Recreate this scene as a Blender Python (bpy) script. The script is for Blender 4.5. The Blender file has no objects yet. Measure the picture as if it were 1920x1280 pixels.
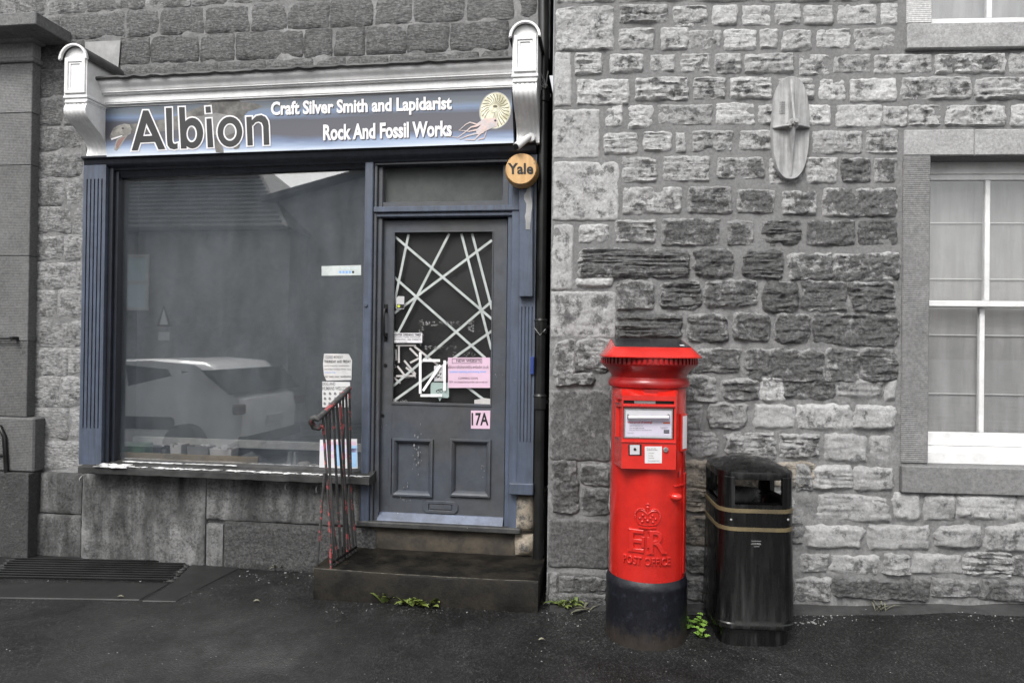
import bpy, bmesh, math, random
from mathutils import Vector, Matrix, noise
random.seed(7)
rad = math.radians
scn = bpy.context.scene
COL = scn.collection
# ------------------------------------------------------------------ camera
FPX, YAW, PITCH, ROLL = 1290.0, 3.8, .35, .75          # focal length in photo pixels, angles in degrees
CAM = Vector((0, -4.35, 1.65))
RM = Matrix.Rotation(rad(YAW), 3, 'Z') @ Matrix.Rotation(rad(90 + PITCH), 3, 'X') @ Matrix.Rotation(rad(ROLL), 3, 'Z')
cd = bpy.data.cameras.new('camera')
cam = bpy.data.objects.new('camera', cd); COL.objects.link(cam)
cam.matrix_world = Matrix.Translation(CAM) @ RM.to_4x4()
cd.sensor_width = 36; cd.lens = 36 * FPX / 1920; cd.clip_start = .05; cd.clip_end = 800
scn.camera = cam
# ------------------------------------------------------------------ sky and sun (overcast)
SUN_EL, SUN_AZ = 48, 202                                # sun behind and left of the camera, high
w = bpy.data.worlds.new('World'); scn.world = w; w.use_nodes = True
nt = w.node_tree; bg = nt.nodes['Background']
sky = nt.nodes.new('ShaderNodeTexSky'); sky.sky_type = 'NISHITA'; sky.sun_disc = False
sky.sun_elevation = rad(SUN_EL); sky.sun_rotation = rad(SUN_AZ); sky.dust_density = 4; sky.air_density = 1.5
hs = nt.nodes.new('ShaderNodeHueSaturation'); hs.inputs['Saturation'].default_value = .1
nt.links.new(sky.outputs[0], hs.inputs['Color']); nt.links.new(hs.outputs[0], bg.inputs[0])
bg.inputs[1].default_value = .15
sl = bpy.data.lights.new('sun', 'SUN'); sl.energy = 1.5; sl.angle = rad(22); sl.color = (1, .98, .95)
so = bpy.data.objects.new('sun', sl); COL.objects.link(so)
a_ = rad(SUN_AZ); e_ = rad(SUN_EL)
sd = Vector((math.sin(a_) * math.cos(e_), math.cos(a_) * math.cos(e_), math.sin(e_)))
so.rotation_euler = sd.to_track_quat('Z', 'Y').to_euler()
so.location = (0, -3, 12)
vs = scn.view_settings; vs.view_transform = 'Standard'; vs.look = 'None'; vs.gamma = 1; vs.use_curve_mapping = False
vs.exposure = .68
# ------------------------------------------------------------------ frames: R = right house wall (world axes), L = shop front turned 3.9 degrees
AL = rad(3.9)
def ray(x, y): return RM @ Vector(((x - 960) / FPX, -(y - 640) / FPX, -1))
def R(x, y, d=0):
    v = ray(x, y); p = CAM + v * ((d - CAM.y) / v.y); return (p.x, p.z)
OX = R(1022, 640)[0]; LO = Vector((OX, .38, 0))
EX = Vector((math.cos(AL), -math.sin(AL), 0)); EN = Vector((math.sin(AL), math.cos(AL), 0))
def L(x, y, d=0):
    v = ray(x, y); p = CAM + v * (((LO - CAM).dot(EN) + d) / v.dot(EN)); q = p - LO
    return (q.dot(EX), p.z)
def W(F, p):
    if F == 'R': return Vector(p)
    return LO + EX * p[0] + EN * p[1] + Vector((0, 0, p[2]))
PX = {'R': R, 'L': L}
# ground height: nearly level pavement, falling a little towards the road
GX = [(-9, .06), (-3.7, .03), (-2.1, .02), (-1.3, .02), (-.1, .03), (1.5, .06), (2.8, .12), (9, .3)]
def ground(x, y):
    for (a, za), (b, zb) in zip(GX, GX[1:]):
        if x <= b or b == 9:
            t = min(1, max(0, (x - a) / (b - a))); z = za + (zb - za) * t; break
    return z - .045 * min(2.0, max(0, -y))
def onground(x, y):
    'photo pixel -> world point on the pavement'
    v = ray(x, y); z = .06
    for _ in range(6):
        t = (z - CAM.z) / v.z; p = CAM + v * t; z = ground(p.x, p.y)
    return p
# ------------------------------------------------------------------ objects
WO = {}                                                  # world origin of each object
def link(o, origin, parent):
    COL.objects.link(o); WO[o.name] = Vector(origin)
    if parent: o.parent = parent; o.location = Vector(origin) - WO[parent.name]
    else: o.location = origin
    return o
def tag(o, label=None, cat=None, group=None, kind=None):
    if label: o['label'] = label
    if cat: o['category'] = cat
    if group: o['group'] = group
    if kind: o['kind'] = kind
    return o
def thing(name, origin, label, cat, group=None):
    o = bpy.data.objects.new(name, None); o.empty_display_size = .1
    return tag(link(o, origin, None), label, cat, group)
class MB:
    def __init__(s, F='R'): s.F = F; s.v = []; s.f = []; s.attr = None
    def add(s, vs, fs):
        n = len(s.v); s.v += [W(s.F, p) for p in vs]; s.f += [tuple(i + n for i in f) for f in fs]; return s
    def box(s, x0, x1, y0, y1, z0, z1):
        return s.add([(x, y, z) for x in (x0, x1) for y in (y0, y1) for z in (z0, z1)],
                     [(0, 1, 3, 2), (4, 6, 7, 5), (0, 4, 5, 1), (2, 3, 7, 6), (0, 2, 6, 4), (1, 5, 7, 3)])
    def prism(s, poly, y0, y1):
        n = len(poly)
        return s.add([(x, y0, z) for x, z in poly] + [(x, y1, z) for x, z in poly],
                     [tuple(range(n)), tuple(range(2 * n - 1, n - 1, -1))] + [(i, (i + 1) % n, n + (i + 1) % n, n + i) for i in range(n)])
    def pq(s, pts, d0, d1):
        'outline in photo pixels at depth d0, pushed straight back to d1'
        return s.prism([PX[s.F](x, y, d0) for x, y in pts], d0, d1)
    def rect(s, x0, y0, x1, y1, d0, d1): return s.pq([(x0, y0), (x1, y0), (x1, y1), (x0, y1)], d0, d1)
    def ring(s, outer, inner, y0, y1):
        'frame between two outlines with the same number of points'
        n = len(outer); V = [(x, y, z) for y in (y0, y1) for P in (outer, inner) for x, z in P]
        fs = []
        for i in range(n):
            j = (i + 1) % n
            fs += [(i, j, n + j, n + i), (2 * n + i, 3 * n + i, 3 * n + j, 2 * n + j), (i, 2 * n + i, 2 * n + j, j), (n + i, n + j, 3 * n + j, 3 * n + i)]
        return s.add(V, fs)
    def tube(s, pts, r, n=8):
        pts = [Vector(p) for p in pts]; m = len(pts); rs = r if isinstance(r, (list, tuple)) else [r] * m
        V = []; ref = None
        for i, p in enumerate(pts):
            t = (pts[min(i + 1, m - 1)] - pts[max(i - 1, 0)]).normalized()
            if ref is None: ref = Vector((0, 0, 1)) if abs(t.z) < .9 else Vector((1, 0, 0))
            a = (ref - t * ref.dot(t)).normalized(); b = t.cross(a); ref = a
            V += [tuple(p + (a * math.cos(2 * math.pi * k / n) + b * math.sin(2 * math.pi * k / n)) * rs[i]) for k in range(n)]
        F_ = [(i * n + k, i * n + (k + 1) % n, (i + 1) * n + (k + 1) % n, (i + 1) * n + k) for i in range(m - 1) for k in range(n)]
        return s.add(V, F_ + [tuple(range(n - 1, -1, -1)), tuple(range((m - 1) * n, m * n))])
    def lathe(s, cx, cy, prof, n=40, a0=0, a1=2 * math.pi):
        m = len(prof); full = a1 - a0 > 6.28; k_ = n if full else n + 1
        V = [(cx + r * math.cos(a0 + (a1 - a0) * k / n), cy + r * math.sin(a0 + (a1 - a0) * k / n), z) for r, z in prof for k in range(k_)]
        F_ = [(i * k_ + k, i * k_ + (k + 1) % k_, (i + 1) * k_ + (k + 1) % k_, (i + 1) * k_ + k) for i in range(m - 1) for k in range(n)]
        if full: F_ += [tuple(range(k_ - 1, -1, -1)), tuple(range((m - 1) * k_, m * k_))]
        return s.add(V, F_)
    def loft(s, loops, caps=True):
        n = len(loops[0]); V = [p for l in loops for p in l]
        F_ = [(i * n + k, i * n + (k + 1) % n, (i + 1) * n + (k + 1) % n, (i + 1) * n + k) for i in range(len(loops) - 1) for k in range(n)]
        if caps: F_ += [tuple(range(n - 1, -1, -1)), tuple(range((len(loops) - 1) * n, len(loops) * n))]
        return s.add(V, F_)
    def ball(s, c, rx, ry, rz, n=10, m=7, wob=0, seed=0):
        V = []
        for j in range(m + 1):
            t = math.pi * j / m
            for k in range(n):
                q = Vector((math.sin(t) * math.cos(2 * math.pi * k / n), math.sin(t) * math.sin(2 * math.pi * k / n), math.cos(t)))
                g = 1 + wob * noise.noise(q * 1.7 + Vector((seed, seed * .7, 0)))
                V.append((c[0] + q.x * rx * g, c[1] + q.y * ry * g, c[2] + q.z * rz * g))
        return s.add(V, [(j * n + k, j * n + (k + 1) % n, (j + 1) * n + (k + 1) % n, (j + 1) * n + k) for j in range(m) for k in range(n)])
    def build(s, name, mat, parent=None, bevel=0, smooth=None, segs=1, origin=None, normals=True):
        if origin is None:
            xs, ys, zs = zip(*s.v)
            origin = ((min(xs) + max(xs)) / 2, (min(ys) + max(ys)) / 2, min(zs) if parent is None else (min(zs) + max(zs)) / 2)
        O = Vector(origin); me = bpy.data.meshes.new(name)
        me.from_pydata([v - O for v in s.v], [], s.f)
        if normals or bevel:
            bm = bmesh.new(); bm.from_mesh(me)
            if normals:
                bmesh.ops.remove_doubles(bm, verts=bm.verts, dist=1e-6); bmesh.ops.recalc_face_normals(bm, faces=bm.faces)
            if bevel:
                ed = [e for e in bm.edges if len(e.link_faces) == 2 and e.calc_face_angle(0) > .5]
                bmesh.ops.bevel(bm, geom=ed, offset=bevel, segments=segs, profile=.6, affect='EDGES', clamp_overlap=True)
            bm.to_mesh(me); bm.free()
        if smooth is not None:
            for p in me.polygons: p.use_smooth = True
            me.set_sharp_from_angle(angle=rad(smooth))
        me.materials.append(mat)
        return link(bpy.data.objects.new(name, me), O, parent)
def text_mesh(s, bold=.02, ext=.05, align='LEFT', space=1.0, res=3, bev=0):
    c = bpy.data.curves.new('t', 'FONT'); c.body = s; c.offset = bold; c.extrude = ext; c.resolution_u = res; c.align_x = align; c.space_character = space; c.bevel_depth = bev; c.bevel_resolution = 1
    o = bpy.data.objects.new('t', c); COL.objects.link(o)
    dg = bpy.context.evaluated_depsgraph_get(); me = bpy.data.meshes.new_from_object(o.evaluated_get(dg))
    V = [v.co.copy() for v in me.vertices]; Fs = [tuple(p.vertices) for p in me.polygons]
    bpy.data.objects.remove(o); bpy.data.curves.remove(c); bpy.data.meshes.remove(me)
    x0 = min(v.x for v in V); x1 = max(v.x for v in V); y0 = min(v.y for v in V); y1 = max(v.y for v in V)
    zl = min(v.z for v in V); zh = max(v.z for v in V)
    return [((v.x - x0) / (x1 - x0), (v.y - y0) / (y1 - y0), (v.z - zl) / (zh - zl)) for v in V], Fs
def letter(F, name, s, quad, d, mat, parent, bold=.02, thick=.0012, space=1.0):
    'flat lettering fitted into a pixel quad (TL, TR, BR, BL) on the plane at depth d'
    uv, Fs = text_mesh(s, bold, .02, space=space); q = [PX[F](x, y, d) for x, y in quad]; V = []
    for u, v, t in uv:
        tl, tr, br, bl = q
        x = (tl[0] * (1 - u) + tr[0] * u) * v + (bl[0] * (1 - u) + br[0] * u) * (1 - v)
        z = (tl[1] * (1 - u) + tr[1] * u) * v + (bl[1] * (1 - u) + br[1] * u) * (1 - v)
        V.append((x, d - thick * t, z))
    return MB(F).add(V, Fs).build(name, mat, parent, normals=False)
def lq(x0, y0, x1, y1): return [(x0, y0), (x1, y0), (x1, y1), (x0, y1)]
# ------------------------------------------------------------------ materials
def srgb(r, g=None, b=None):
    if g is None: g = b = r
    f = lambda c: (c / 255 / 12.92) if c / 255 <= .04045 else ((c / 255 + .055) / 1.055) ** 2.4
    return (f(r), f(g), f(b), 1)
class NT:
    def __init__(s, name):
        s.m = bpy.data.materials.new(name); s.m.use_nodes = True; s.t = s.m.node_tree
        s.b = s.t.nodes['Principled BSDF']; s.out = s.t.nodes['Material Output']
    def n(s, typ, **kw):
        nd = s.t.nodes.new('ShaderNode' + typ)
        for k, v in kw.items():
            if hasattr(nd, k): setattr(nd, k, v)
        return nd
    def inp(s, sock, v):
        if hasattr(v, 'is_output') or isinstance(v, bpy.types.NodeSocket): s.t.links.new(v, sock)
        elif v is not None: sock.default_value = v
    def pos(s, scale=(1, 1, 1), rot=(0, 0, 0), rnd=False, obj=False):
        g = s.n('TexCoord').outputs['Object'] if obj else s.n('NewGeometry').outputs['Position']
        if rnd:
            oi = s.n('ObjectInfo'); sc = s.n('VectorMath', operation='SCALE'); s.inp(sc.inputs[0], (37., 11., 23.)); s.inp(sc.inputs['Scale'], oi.outputs['Random'])
            ad = s.n('VectorMath', operation='ADD'); s.inp(ad.inputs[0], g); s.inp(ad.inputs[1], sc.outputs[0]); g = ad.outputs[0]
        mp = s.n('Mapping'); s.inp(mp.inputs['Vector'], g); mp.inputs['Scale'].default_value = scale; mp.inputs['Rotation'].default_value = rot
        return mp.outputs[0]
    def noise(s, vec, scale, detail=6, rough=.6, dist=0):
        nd = s.n('TexNoise'); s.inp(nd.inputs['Vector'], vec); nd.inputs['Scale'].default_value = scale
        nd.inputs['Detail'].default_value = detail; nd.inputs['Roughness'].default_value = rough; nd.inputs['Distortion'].default_value = dist
        return nd.outputs['Fac']
    def math(s, op, a, b=None, c=None, clamp=False):
        nd = s.n('Math', operation=op, use_clamp=clamp)
        for i, v in enumerate((a, b, c)):
            if v is not None: s.inp(nd.inputs[i], v)
        return nd.outputs[0]
    def ramp(s, fac, stops):
        nd = s.n('ValToRGB'); s.inp(nd.inputs[0], fac); cr = nd.color_ramp
        while len(cr.elements) < len(stops): cr.elements.new(.5)
        for e, (p, c) in zip(cr.elements, stops):
            e.position = p; e.color = c if hasattr(c, '__len__') else (c, c, c, 1)
        return nd.outputs[0]
    def step(s, v, lo, hi):
        nd = s.n('MapRange', interpolation_type='SMOOTHSTEP'); s.inp(nd.inputs[0], v); nd.inputs[1].default_value = lo; nd.inputs[2].default_value = hi
        return nd.outputs[0]
    def mix(s, fac, a, b, typ='MIX'):
        nd = s.n('Mix', data_type='RGBA', blend_type=typ); s.inp(nd.inputs[0], fac); s.inp(nd.inputs[6], a); s.inp(nd.inputs[7], b)
        return nd.outputs[2]
    def bump(s, h, strength=.5, dist=.01, prev=None):
        nd = s.n('Bump'); nd.inputs['Strength'].default_value = strength; nd.inputs['Distance'].default_value = dist; s.inp(nd.inputs['Height'], h)
        if prev is not None: s.inp(nd.inputs['Normal'], prev)
        return nd.outputs[0]
    def done(s, col=None, rough=None, normal=None, **kw):
        s.inp(s.b.inputs['Base Color'], col)
        if rough is not None: s.inp(s.b.inputs['Roughness'], rough)
        if normal is not None: s.inp(s.b.inputs['Normal'], normal)
        for k, v in kw.items(): s.inp(s.b.inputs[k], v)
        return s.m
M = {}
def g(v): return (v, v, v, 1)
# masonry: object colour r = tone, g = soot, b = bedding lines, alpha = warmth
def stone_mat(name, kind):
    t = NT(name); oi = t.n('ObjectInfo'); sep = t.n('SeparateColor'); t.inp(sep.inputs[0], oi.outputs['Color'])
    p = t.pos(rnd=True); n1 = t.noise(p, 7, 8, .62); n2 = t.noise(p, 55, 6, .72); n3 = t.noise(p, 2.2, 3)
    v = t.math('MULTIPLY', t.math('MULTIPLY', sep.outputs[0], 1.1), t.math('ADD', t.math('MULTIPLY', n1, .6), .7))
    v = t.math('MULTIPLY', v, t.math('ADD', t.math('MULTIPLY', n2, 1.7), .15))
    v = t.math('MULTIPLY', v, t.math('ADD', t.math('MULTIPLY', n3, .5), .75))
    tint = t.mix(oi.outputs['Alpha'], g(1.0), (1.12, .92, .66, 1))
    mc = t.n('Combine' + 'Color'); [t.inp(mc.inputs[i], v) for i in range(3)]
    col = t.mix(1.0, mc.outputs[0], tint, 'MULTIPLY')
    at = t.n('Attribute', attribute_name='rim')
    sm = t.math('ADD', t.math('MULTIPLY', t.math('SUBTRACT', t.noise(p, 11, 8, .72), .5), 1.9), t.math('SUBTRACT', t.math('MULTIPLY', sep.outputs[1], .62), .2))
    sm = t.math('ADD', sm, t.math('MULTIPLY', t.math('SUBTRACT', at.outputs['Fac'], .75), .35))
    soot = t.math('MULTIPLY', t.step(sm, -.06, .16), .86)
    col = t.mix(soot, col, t.mix(t.step(n2, .3, .7), g(.016), g(.11)))
    if kind == 'stained':
        col = t.mix(1.0, col, t.ramp(t.noise(t.pos((5, 5, 1.1)), 1, 6, .6, .8), [(.34, .22), (.5, .9), (.68, 1.9)]), 'MULTIPLY')
    if kind == 'rock':
        b1 = t.bump(t.noise(p, 95, 5, .7), .8, .008, t.bump(t.noise(p, 32, 7, .7), 1.0, .022))
        ln = t.noise(t.pos((5, 5, 85), rnd=True), 1, 5, .6, .6)
        b2 = t.n('Bump'); t.inp(b2.inputs['Height'], ln); b2.inputs['Distance'].default_value = .012; t.inp(b2.inputs['Strength'], sep.outputs[2]); t.inp(b2.inputs['Normal'], b1)
        nrm = b2.outputs[0]
    elif kind == 'pecked':
        m_ = t.step(t.noise(p, 3.5, 2), .42, .58)
        a = t.noise(t.pos((24, 24, 80), (0, rad(38), 0), True), 1, 3, .6, .4); b = t.noise(t.pos((24, 24, 80), (0, rad(-30), 0), True), 1, 3, .6, .4)
        h = t.mix(m_, a, b); nrm = t.bump(t.noise(p, 60, 4), .35, .006, t.bump(h, .7, .011))
        col = t.mix(1.0, t.mix(1.0, col, g(1.6), 'MULTIPLY'), t.ramp(h, [(.34, .32), (.62, .9)]), 'MULTIPLY')
    elif kind == 'tooled':
        wv = t.n('TexWave', wave_type='BANDS', bands_direction='Z'); t.inp(wv.inputs['Vector'], t.pos()); wv.inputs['Scale'].default_value = 26
        wv.inputs['Distortion'].default_value = .8; wv.inputs['Detail'].default_value = 2; wv.inputs['Detail Scale'].default_value = 4
        nrm = t.bump(t.noise(p, 70, 4), .25, .004, t.bump(wv.outputs['Fac'], .35, .005))
        col = t.mix(1.0, col, t.ramp(wv.outputs['Fac'], [(.1, .8), (.7, 1.05)]), 'MULTIPLY')
    else:
        nrm = t.bump(t.noise(p, 90, 7, .7), .5, .006, t.bump(t.noise(p, 14, 4), .3, .02))
    return t.done(col, t.math('SUBTRACT', .92, t.math('MULTIPLY', soot, .25)), nrm)
for k in ('rock', 'pecked', 'tooled', 'smooth', 'stained'): M[k] = stone_mat('stone_' + k, k)
t = NT('mortar'); p = t.pos(); n1 = t.noise(p, 3, 5); n2 = t.noise(p, 60, 5, .7)
sx_ = t.n('SeparateXYZ'); t.inp(sx_.inputs[0], p)
up_ = t.step(t.math('ADD', sx_.outputs[2], t.math('MULTIPLY', t.math('SUBTRACT', t.noise(p, 4, 3), .5), .5)), 2.08, 2.16)
lowc = t.ramp(t.noise(p, 11, 8, .75), [(.3, .08), (.7, .26)])
col = t.mix(up_, lowc, t.ramp(n1, [(.3, .15), (.7, .195)])); col = t.mix(1, col, t.ramp(n2, [(.3, .7), (.7, 1.2)]), 'MULTIPLY')
M['mortar'] = t.done(col, .95, t.bump(n2, .5, .006, t.bump(t.noise(p, 12, 4), .4, .02)))
t = NT('pale_mortar'); p = t.pos(); n1 = t.noise(p, 5, 5); n2 = t.noise(p, 60, 5, .7)
col = t.ramp(n1, [(.3, .12), (.7, .26)]); col = t.mix(1, col, t.ramp(n2, [(.3, .7), (.7, 1.2)]), 'MULTIPLY')
M['pale_mortar'] = t.done(col, .95, t.bump(n2, .6, .006))
# wet dark asphalt
t = NT('asphalt'); p = t.pos(); n1 = t.noise(p, 1.3, 4); n2 = t.noise(p, 160, 3, .7)
vo = t.n('TexVoronoi'); t.inp(vo.inputs['Vector'], p); vo.inputs['Scale'].default_value = 130
vs_ = t.n('TexVoronoi'); t.inp(vs_.inputs['Vector'], p); vs_.inputs['Scale'].default_value = 42
sp = t.n('SeparateColor'); t.inp(sp.inputs[0], vs_.outputs['Color'])
fleck = t.math('MULTIPLY', t.math('GREATER_THAN', sp.outputs[0], .94), t.math('LESS_THAN', vs_.outputs['Distance'], .15))
spo = t.n('SeparateColor'); t.inp(spo.inputs[0], vo.outputs['Color'])
col = t.mix(1, t.ramp(n1, [(.3, .006), (.7, .011)]), t.ramp(spo.outputs[1], [(.1, .45), (.75, 1.2), (.97, 3.2)]), 'MULTIPLY')
col = t.mix(t.math('MULTIPLY', fleck, .8), col, g(.22))
col = t.mix(1, col, t.ramp(t.noise(p, 5, 6, .65), [(.3, .6), (.7, 1.5)]), 'MULTIPLY')
M['asphalt'] = t.done(col, t.ramp(t.noise(p, 2.1, 5), [(.35, .34), (.65, .7)]), t.bump(vo.outputs['Distance'], .6, .004, t.bump(t.noise(p, 9, 4), .25, .02)))
# general painted or plain surface with wear
def paint(name, c, c2=None, rough=.5, wear=0, wearc=(.75, .75, .75, 1), grime=.3, bump=.15, bs=40, scale=3, streak=False, metal=0, spec=.5, coat=0, ws=26):
    t = NT(name); p = t.pos(); pv = t.pos((9, 9, .7)) if streak else p
    n1 = t.noise(pv, scale, 6, .65); n2 = t.noise(p, bs, 5, .65)
    col = t.mix(t.step(n1, .35, .65), c, c2 or c)
    if grime: col = t.mix(1, col, t.ramp(t.noise(p, 11, 7, .7), [(.3, 1 - grime), (.6, 1.05)]), 'MULTIPLY')
    if wear: col = t.mix(t.step(t.noise(p, ws, 8, .72), .78 - wear, .8 - wear), col, wearc)
    m = t.done(col, t.math('ADD', t.math('MULTIPLY', t.math('SUBTRACT', n1, .5), .35), rough), t.bump(n2, bump, .004) if bump else None)
    t.b.inputs['Metallic'].default_value = metal; t.b.inputs['Specular IOR Level'].default_value = spec; t.b.inputs['Coat Weight'].default_value = coat
    M[name] = m; return m
paint('blue_paint', srgb(80, 89, 106), srgb(69, 75, 87), .42, .085, srgb(150), .22, .15, streak=True)
paint('door_paint', srgb(74, 75, 77), srgb(69, 74, 83), .42, .05, srgb(165), .25, .15, scale=2)
paint('dark_blue', srgb(40, 44, 54), srgb(31, 33, 40), .38, .04, srgb(140), .3, .1, streak=True)
paint('white_paint', srgb(232), srgb(218), .45, .05, srgb(80), .18, .12, scale=2)
paint('sash_white', srgb(218), srgb(204), .4, .06, srgb(130), .16, .12)
paint('flaking', srgb(62), srgb(40), .8, .0, srgb(235), .5, .5)
paint('sill_wood', srgb(84), srgb(50), .75, .17, srgb(235), .5, .5, streak=False)
paint('lead', srgb(70), srgb(46), .6, .1, srgb(150), .5, .5)
paint('zinc', srgb(150), srgb(130), .5, .05, srgb(210), .25, .1)
paint('black_iron', srgb(20), srgb(30), .32, .05, srgb(90), .3, .25)
paint('rail_iron', srgb(66), srgb(44), .6, .05, srgb(120), .4, .4)
paint('rail_red', srgb(72), srgb(56), .6, .232, srgb(156, 74, 75), .3, .4, scale=24, ws=13)
paint('paper', srgb(206, 204, 208), srgb(196), .8, 0, None, .06, .05)
paint('old_paper', srgb(205, 200, 198), srgb(188), .85, 0, None, .2, .1)
paint('pink_paper', srgb(208, 178, 198), srgb(200, 172, 190), .8, 0, None, .05, .05)
paint('lilac_paper', srgb(206, 184, 224), srgb(190, 200, 226), .8, 0, None, .1, .05, scale=30)
paint('ink', srgb(24), None, .7, 0, None, 0, 0)
paint('grey_ink', srgb(112), None, .7, 0, None, 0, 0)
paint('blue_ink', srgb(110, 160, 226), None, .7, 0, None, 0, 0)
paint('red_ink', srgb(176, 34, 52), None, .7, 0, None, 0, 0)
paint('orange_ink', srgb(190, 90, 50), None, .7, 0, None, 0, 0)
paint('tape', srgb(196, 202, 200), srgb(176, 182, 180), .45, 0, None, .12, .1, scale=12)
paint('white_tape', srgb(238), srgb(228), .5, 0, None, .06, .05)
paint('residue', srgb(170), srgb(120), .8, 0, None, .4, .1)
paint('post_red', srgb(194, 38, 30), srgb(184, 32, 25), .24, .012, srgb(96, 20, 18), .16, .2, bs=38, coat=.5, scale=1.6)
paint('red_worn', srgb(160, 16, 15), srgb(138, 14, 13), .36, .04, srgb(120, 40, 36), .3, .2, coat=.2)
paint('post_black', srgb(16, 17, 24), srgb(25, 26, 34), .34, .04, srgb(70), .3, .25)
paint('steel', srgb(188), srgb(168), .28, 0, None, .12, .03, metal=.9)
paint('silver_plastic', srgb(188, 186, 192), srgb(176), .35, 0, None, .06, .03)
paint('black', srgb(9), srgb(14), .45, 0, None, .1, .1)
paint('solar', srgb(22, 23, 27), srgb(30, 31, 36), .16, 0, None, .1, 0)
paint('gold', srgb(116, 104, 76), srgb(90, 80, 60), .42, .05, srgb(60), .3, .1)
paint('alarm', srgb(204, 164, 112), srgb(186, 146, 96), .4, 0, None, .14, .04, streak=True)
paint('alarm_rim', srgb(188, 148, 96), srgb(150, 116, 76), .45, 0, None, .2, .04)
paint('cast_grey', srgb(164), srgb(130), .55, .05, srgb(80), .25, .25, streak=True)
paint('blind', srgb(158), srgb(138), .9, 0, None, .08, .3, bs=60, streak=True, scale=1.3)
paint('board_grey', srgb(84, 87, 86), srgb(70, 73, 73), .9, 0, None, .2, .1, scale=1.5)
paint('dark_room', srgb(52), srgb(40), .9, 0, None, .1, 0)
paint('tan_wood', srgb(160, 142, 112), srgb(130, 116, 94), .7, .04, srgb(70), .3, .2)
paint('pale_bar', srgb(176, 176, 170), srgb(150), .6, .03, srgb(80), .25, .1)
paint('green_cloth', srgb(70, 112, 86), srgb(56, 90, 70), .9, 0, None, .3, .4)
paint('clear_tray', srgb(150), srgb(120), .2, 0, None, .2, .1)
paint('pebble', srgb(150, 146, 138), srgb(120), .8, 0, None, .3, .4)
paint('leaf', (.07, .12, .03, 1), (.17, .21, .05, 1), .5, .03, (.4, .36, .2, 1), .3, .2)
paint('dry_leaf', srgb(130, 128, 110), srgb(90, 90, 74), .8, 0, None, .3, .2)
paint('clover', (.1, .22, .03, 1), (.2, .34, .06, 1), .5, 0, None, .2, .2)
paint('grit', srgb(150), srgb(96), .8, 0, None, .3, .3)
paint('slate', srgb(86), srgb(66), .6, 0, None, .3, .3)
paint('tile_line', srgb(120), srgb(96), .7, 0, None, .3, .3)
paint('render_wall', srgb(158), srgb(134), .9, 0, None, .25, .2, scale=1.2)
paint('car_white', srgb(235), None, .2, 0, None, 0, 0, coat=.6)
paint('car_glass', srgb(26), None, .08, 0, None, 0, 0)
paint('rubber', srgb(24), None, .7, 0, None, 0, .1)
paint('sign_red', srgb(64, 40, 40), None, .4, 0, None, 0, 0)
paint('tag_blue', srgb(44, 62, 124), None, .4, 0, None, .1, 0)
# bin plastic: black gloss with dried run marks
t = NT('bin_black'); p = t.pos((26, 26, 2.2)); n1 = t.noise(p, 1, 6, .7); n2 = t.noise(t.pos(), 30, 5)
col = t.mix(t.step(n1, .56, .68), srgb(10), srgb(32)); col = t.mix(1, col, t.ramp(n2, [(.3, .7), (.7, 1.2)]), 'MULTIPLY')
M['bin_black'] = t.done(col, t.ramp(n1, [(.4, .13), (.62, .5)]), t.bump(n2, .1, .004))
# window glass: clear, reflecting, with a film of dust
def glass(name, refl, dust, dc=.3):
    t = NT(name); tr = t.n('BsdfTransparent'); gl = t.n('BsdfGlossy'); gl.inputs['Roughness'].default_value = .015; df = t.n('BsdfDiffuse')
    df.inputs['Color'].default_value = dc if hasattr(dc, '__len__') else g(dc); p = t.pos()
    lw = t.n('LayerWeight'); fr = t.math('MULTIPLY', t.math('POWER', lw.outputs['Facing'], 5), .8)
    m1 = t.n('MixShader'); t.inp(m1.inputs[0], t.math('ADD', fr, refl + .04)); t.inp(m1.inputs[1], tr.outputs[0]); t.inp(m1.inputs[2], gl.outputs[0])
    m2 = t.n('MixShader'); t.inp(m2.inputs[0], t.math('MULTIPLY', t.ramp(t.noise(t.pos((3, 3, 1)), 2.2, 7, .65), [(.3, .45), (.7, 1.4)]), dust)); t.inp(m2.inputs[1], m1.outputs[0]); t.inp(m2.inputs[2], df.outputs[0])
    t.inp(t.out.inputs[0], m2.outputs[0]); M[name] = t.m
glass('shop_glass', .205, .085, (.28, .32, .37, 1)); glass('door_glass', .0, .006); glass('house_glass', .09, .03)
# printed sky and sea of the shop sign (flat print)
t = NT('sign_print'); sepx = t.n('SeparateXYZ'); t.inp(sepx.inputs[0], t.n('NewGeometry').outputs['Position'])
st = t.noise(t.pos((.9, .9, 11)), 1, 5, .6, .3)
h = t.math('ADD', t.math('DIVIDE', t.math('SUBTRACT', sepx.outputs[2], L(580, 281, -.17)[1]), L(580, 184, -.17)[1] - L(580, 281, -.17)[1]), t.math('MULTIPLY', t.math('SUBTRACT', st, .5), .3))
col = t.ramp(h, [(0.0, srgb(196, 204, 214)), (.1, srgb(150, 165, 190)), (.2, srgb(100, 113, 140)), (.29, srgb(80, 80, 88)), (.62, srgb(72, 73, 82)), (.74, srgb(104, 122, 150)), (.86, srgb(92, 100, 108)), (1, srgb(56, 62, 76))])
M['sign_print'] = t.done(col, .35)
paint('dino', srgb(116, 114, 110), srgb(70, 68, 66), .5, .03, srgb(60), .35, 0, bs=20, scale=9)
paint('dino_pale', srgb(150, 147, 141), srgb(118), .5, 0, None, .3, 0)
paint('mouth', srgb(132, 104, 98), None, .5, 0, None, .2, 0)
paint('letter_dark', srgb(34, 33, 34), None, .4, 0, None, 0, 0)
paint('letter_white', srgb(222, 220, 222), None, .4, 0, None, 0, 0)
paint('letter_shadow', srgb(40, 40, 44), None, .5, 0, None, 0, 0)
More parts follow.
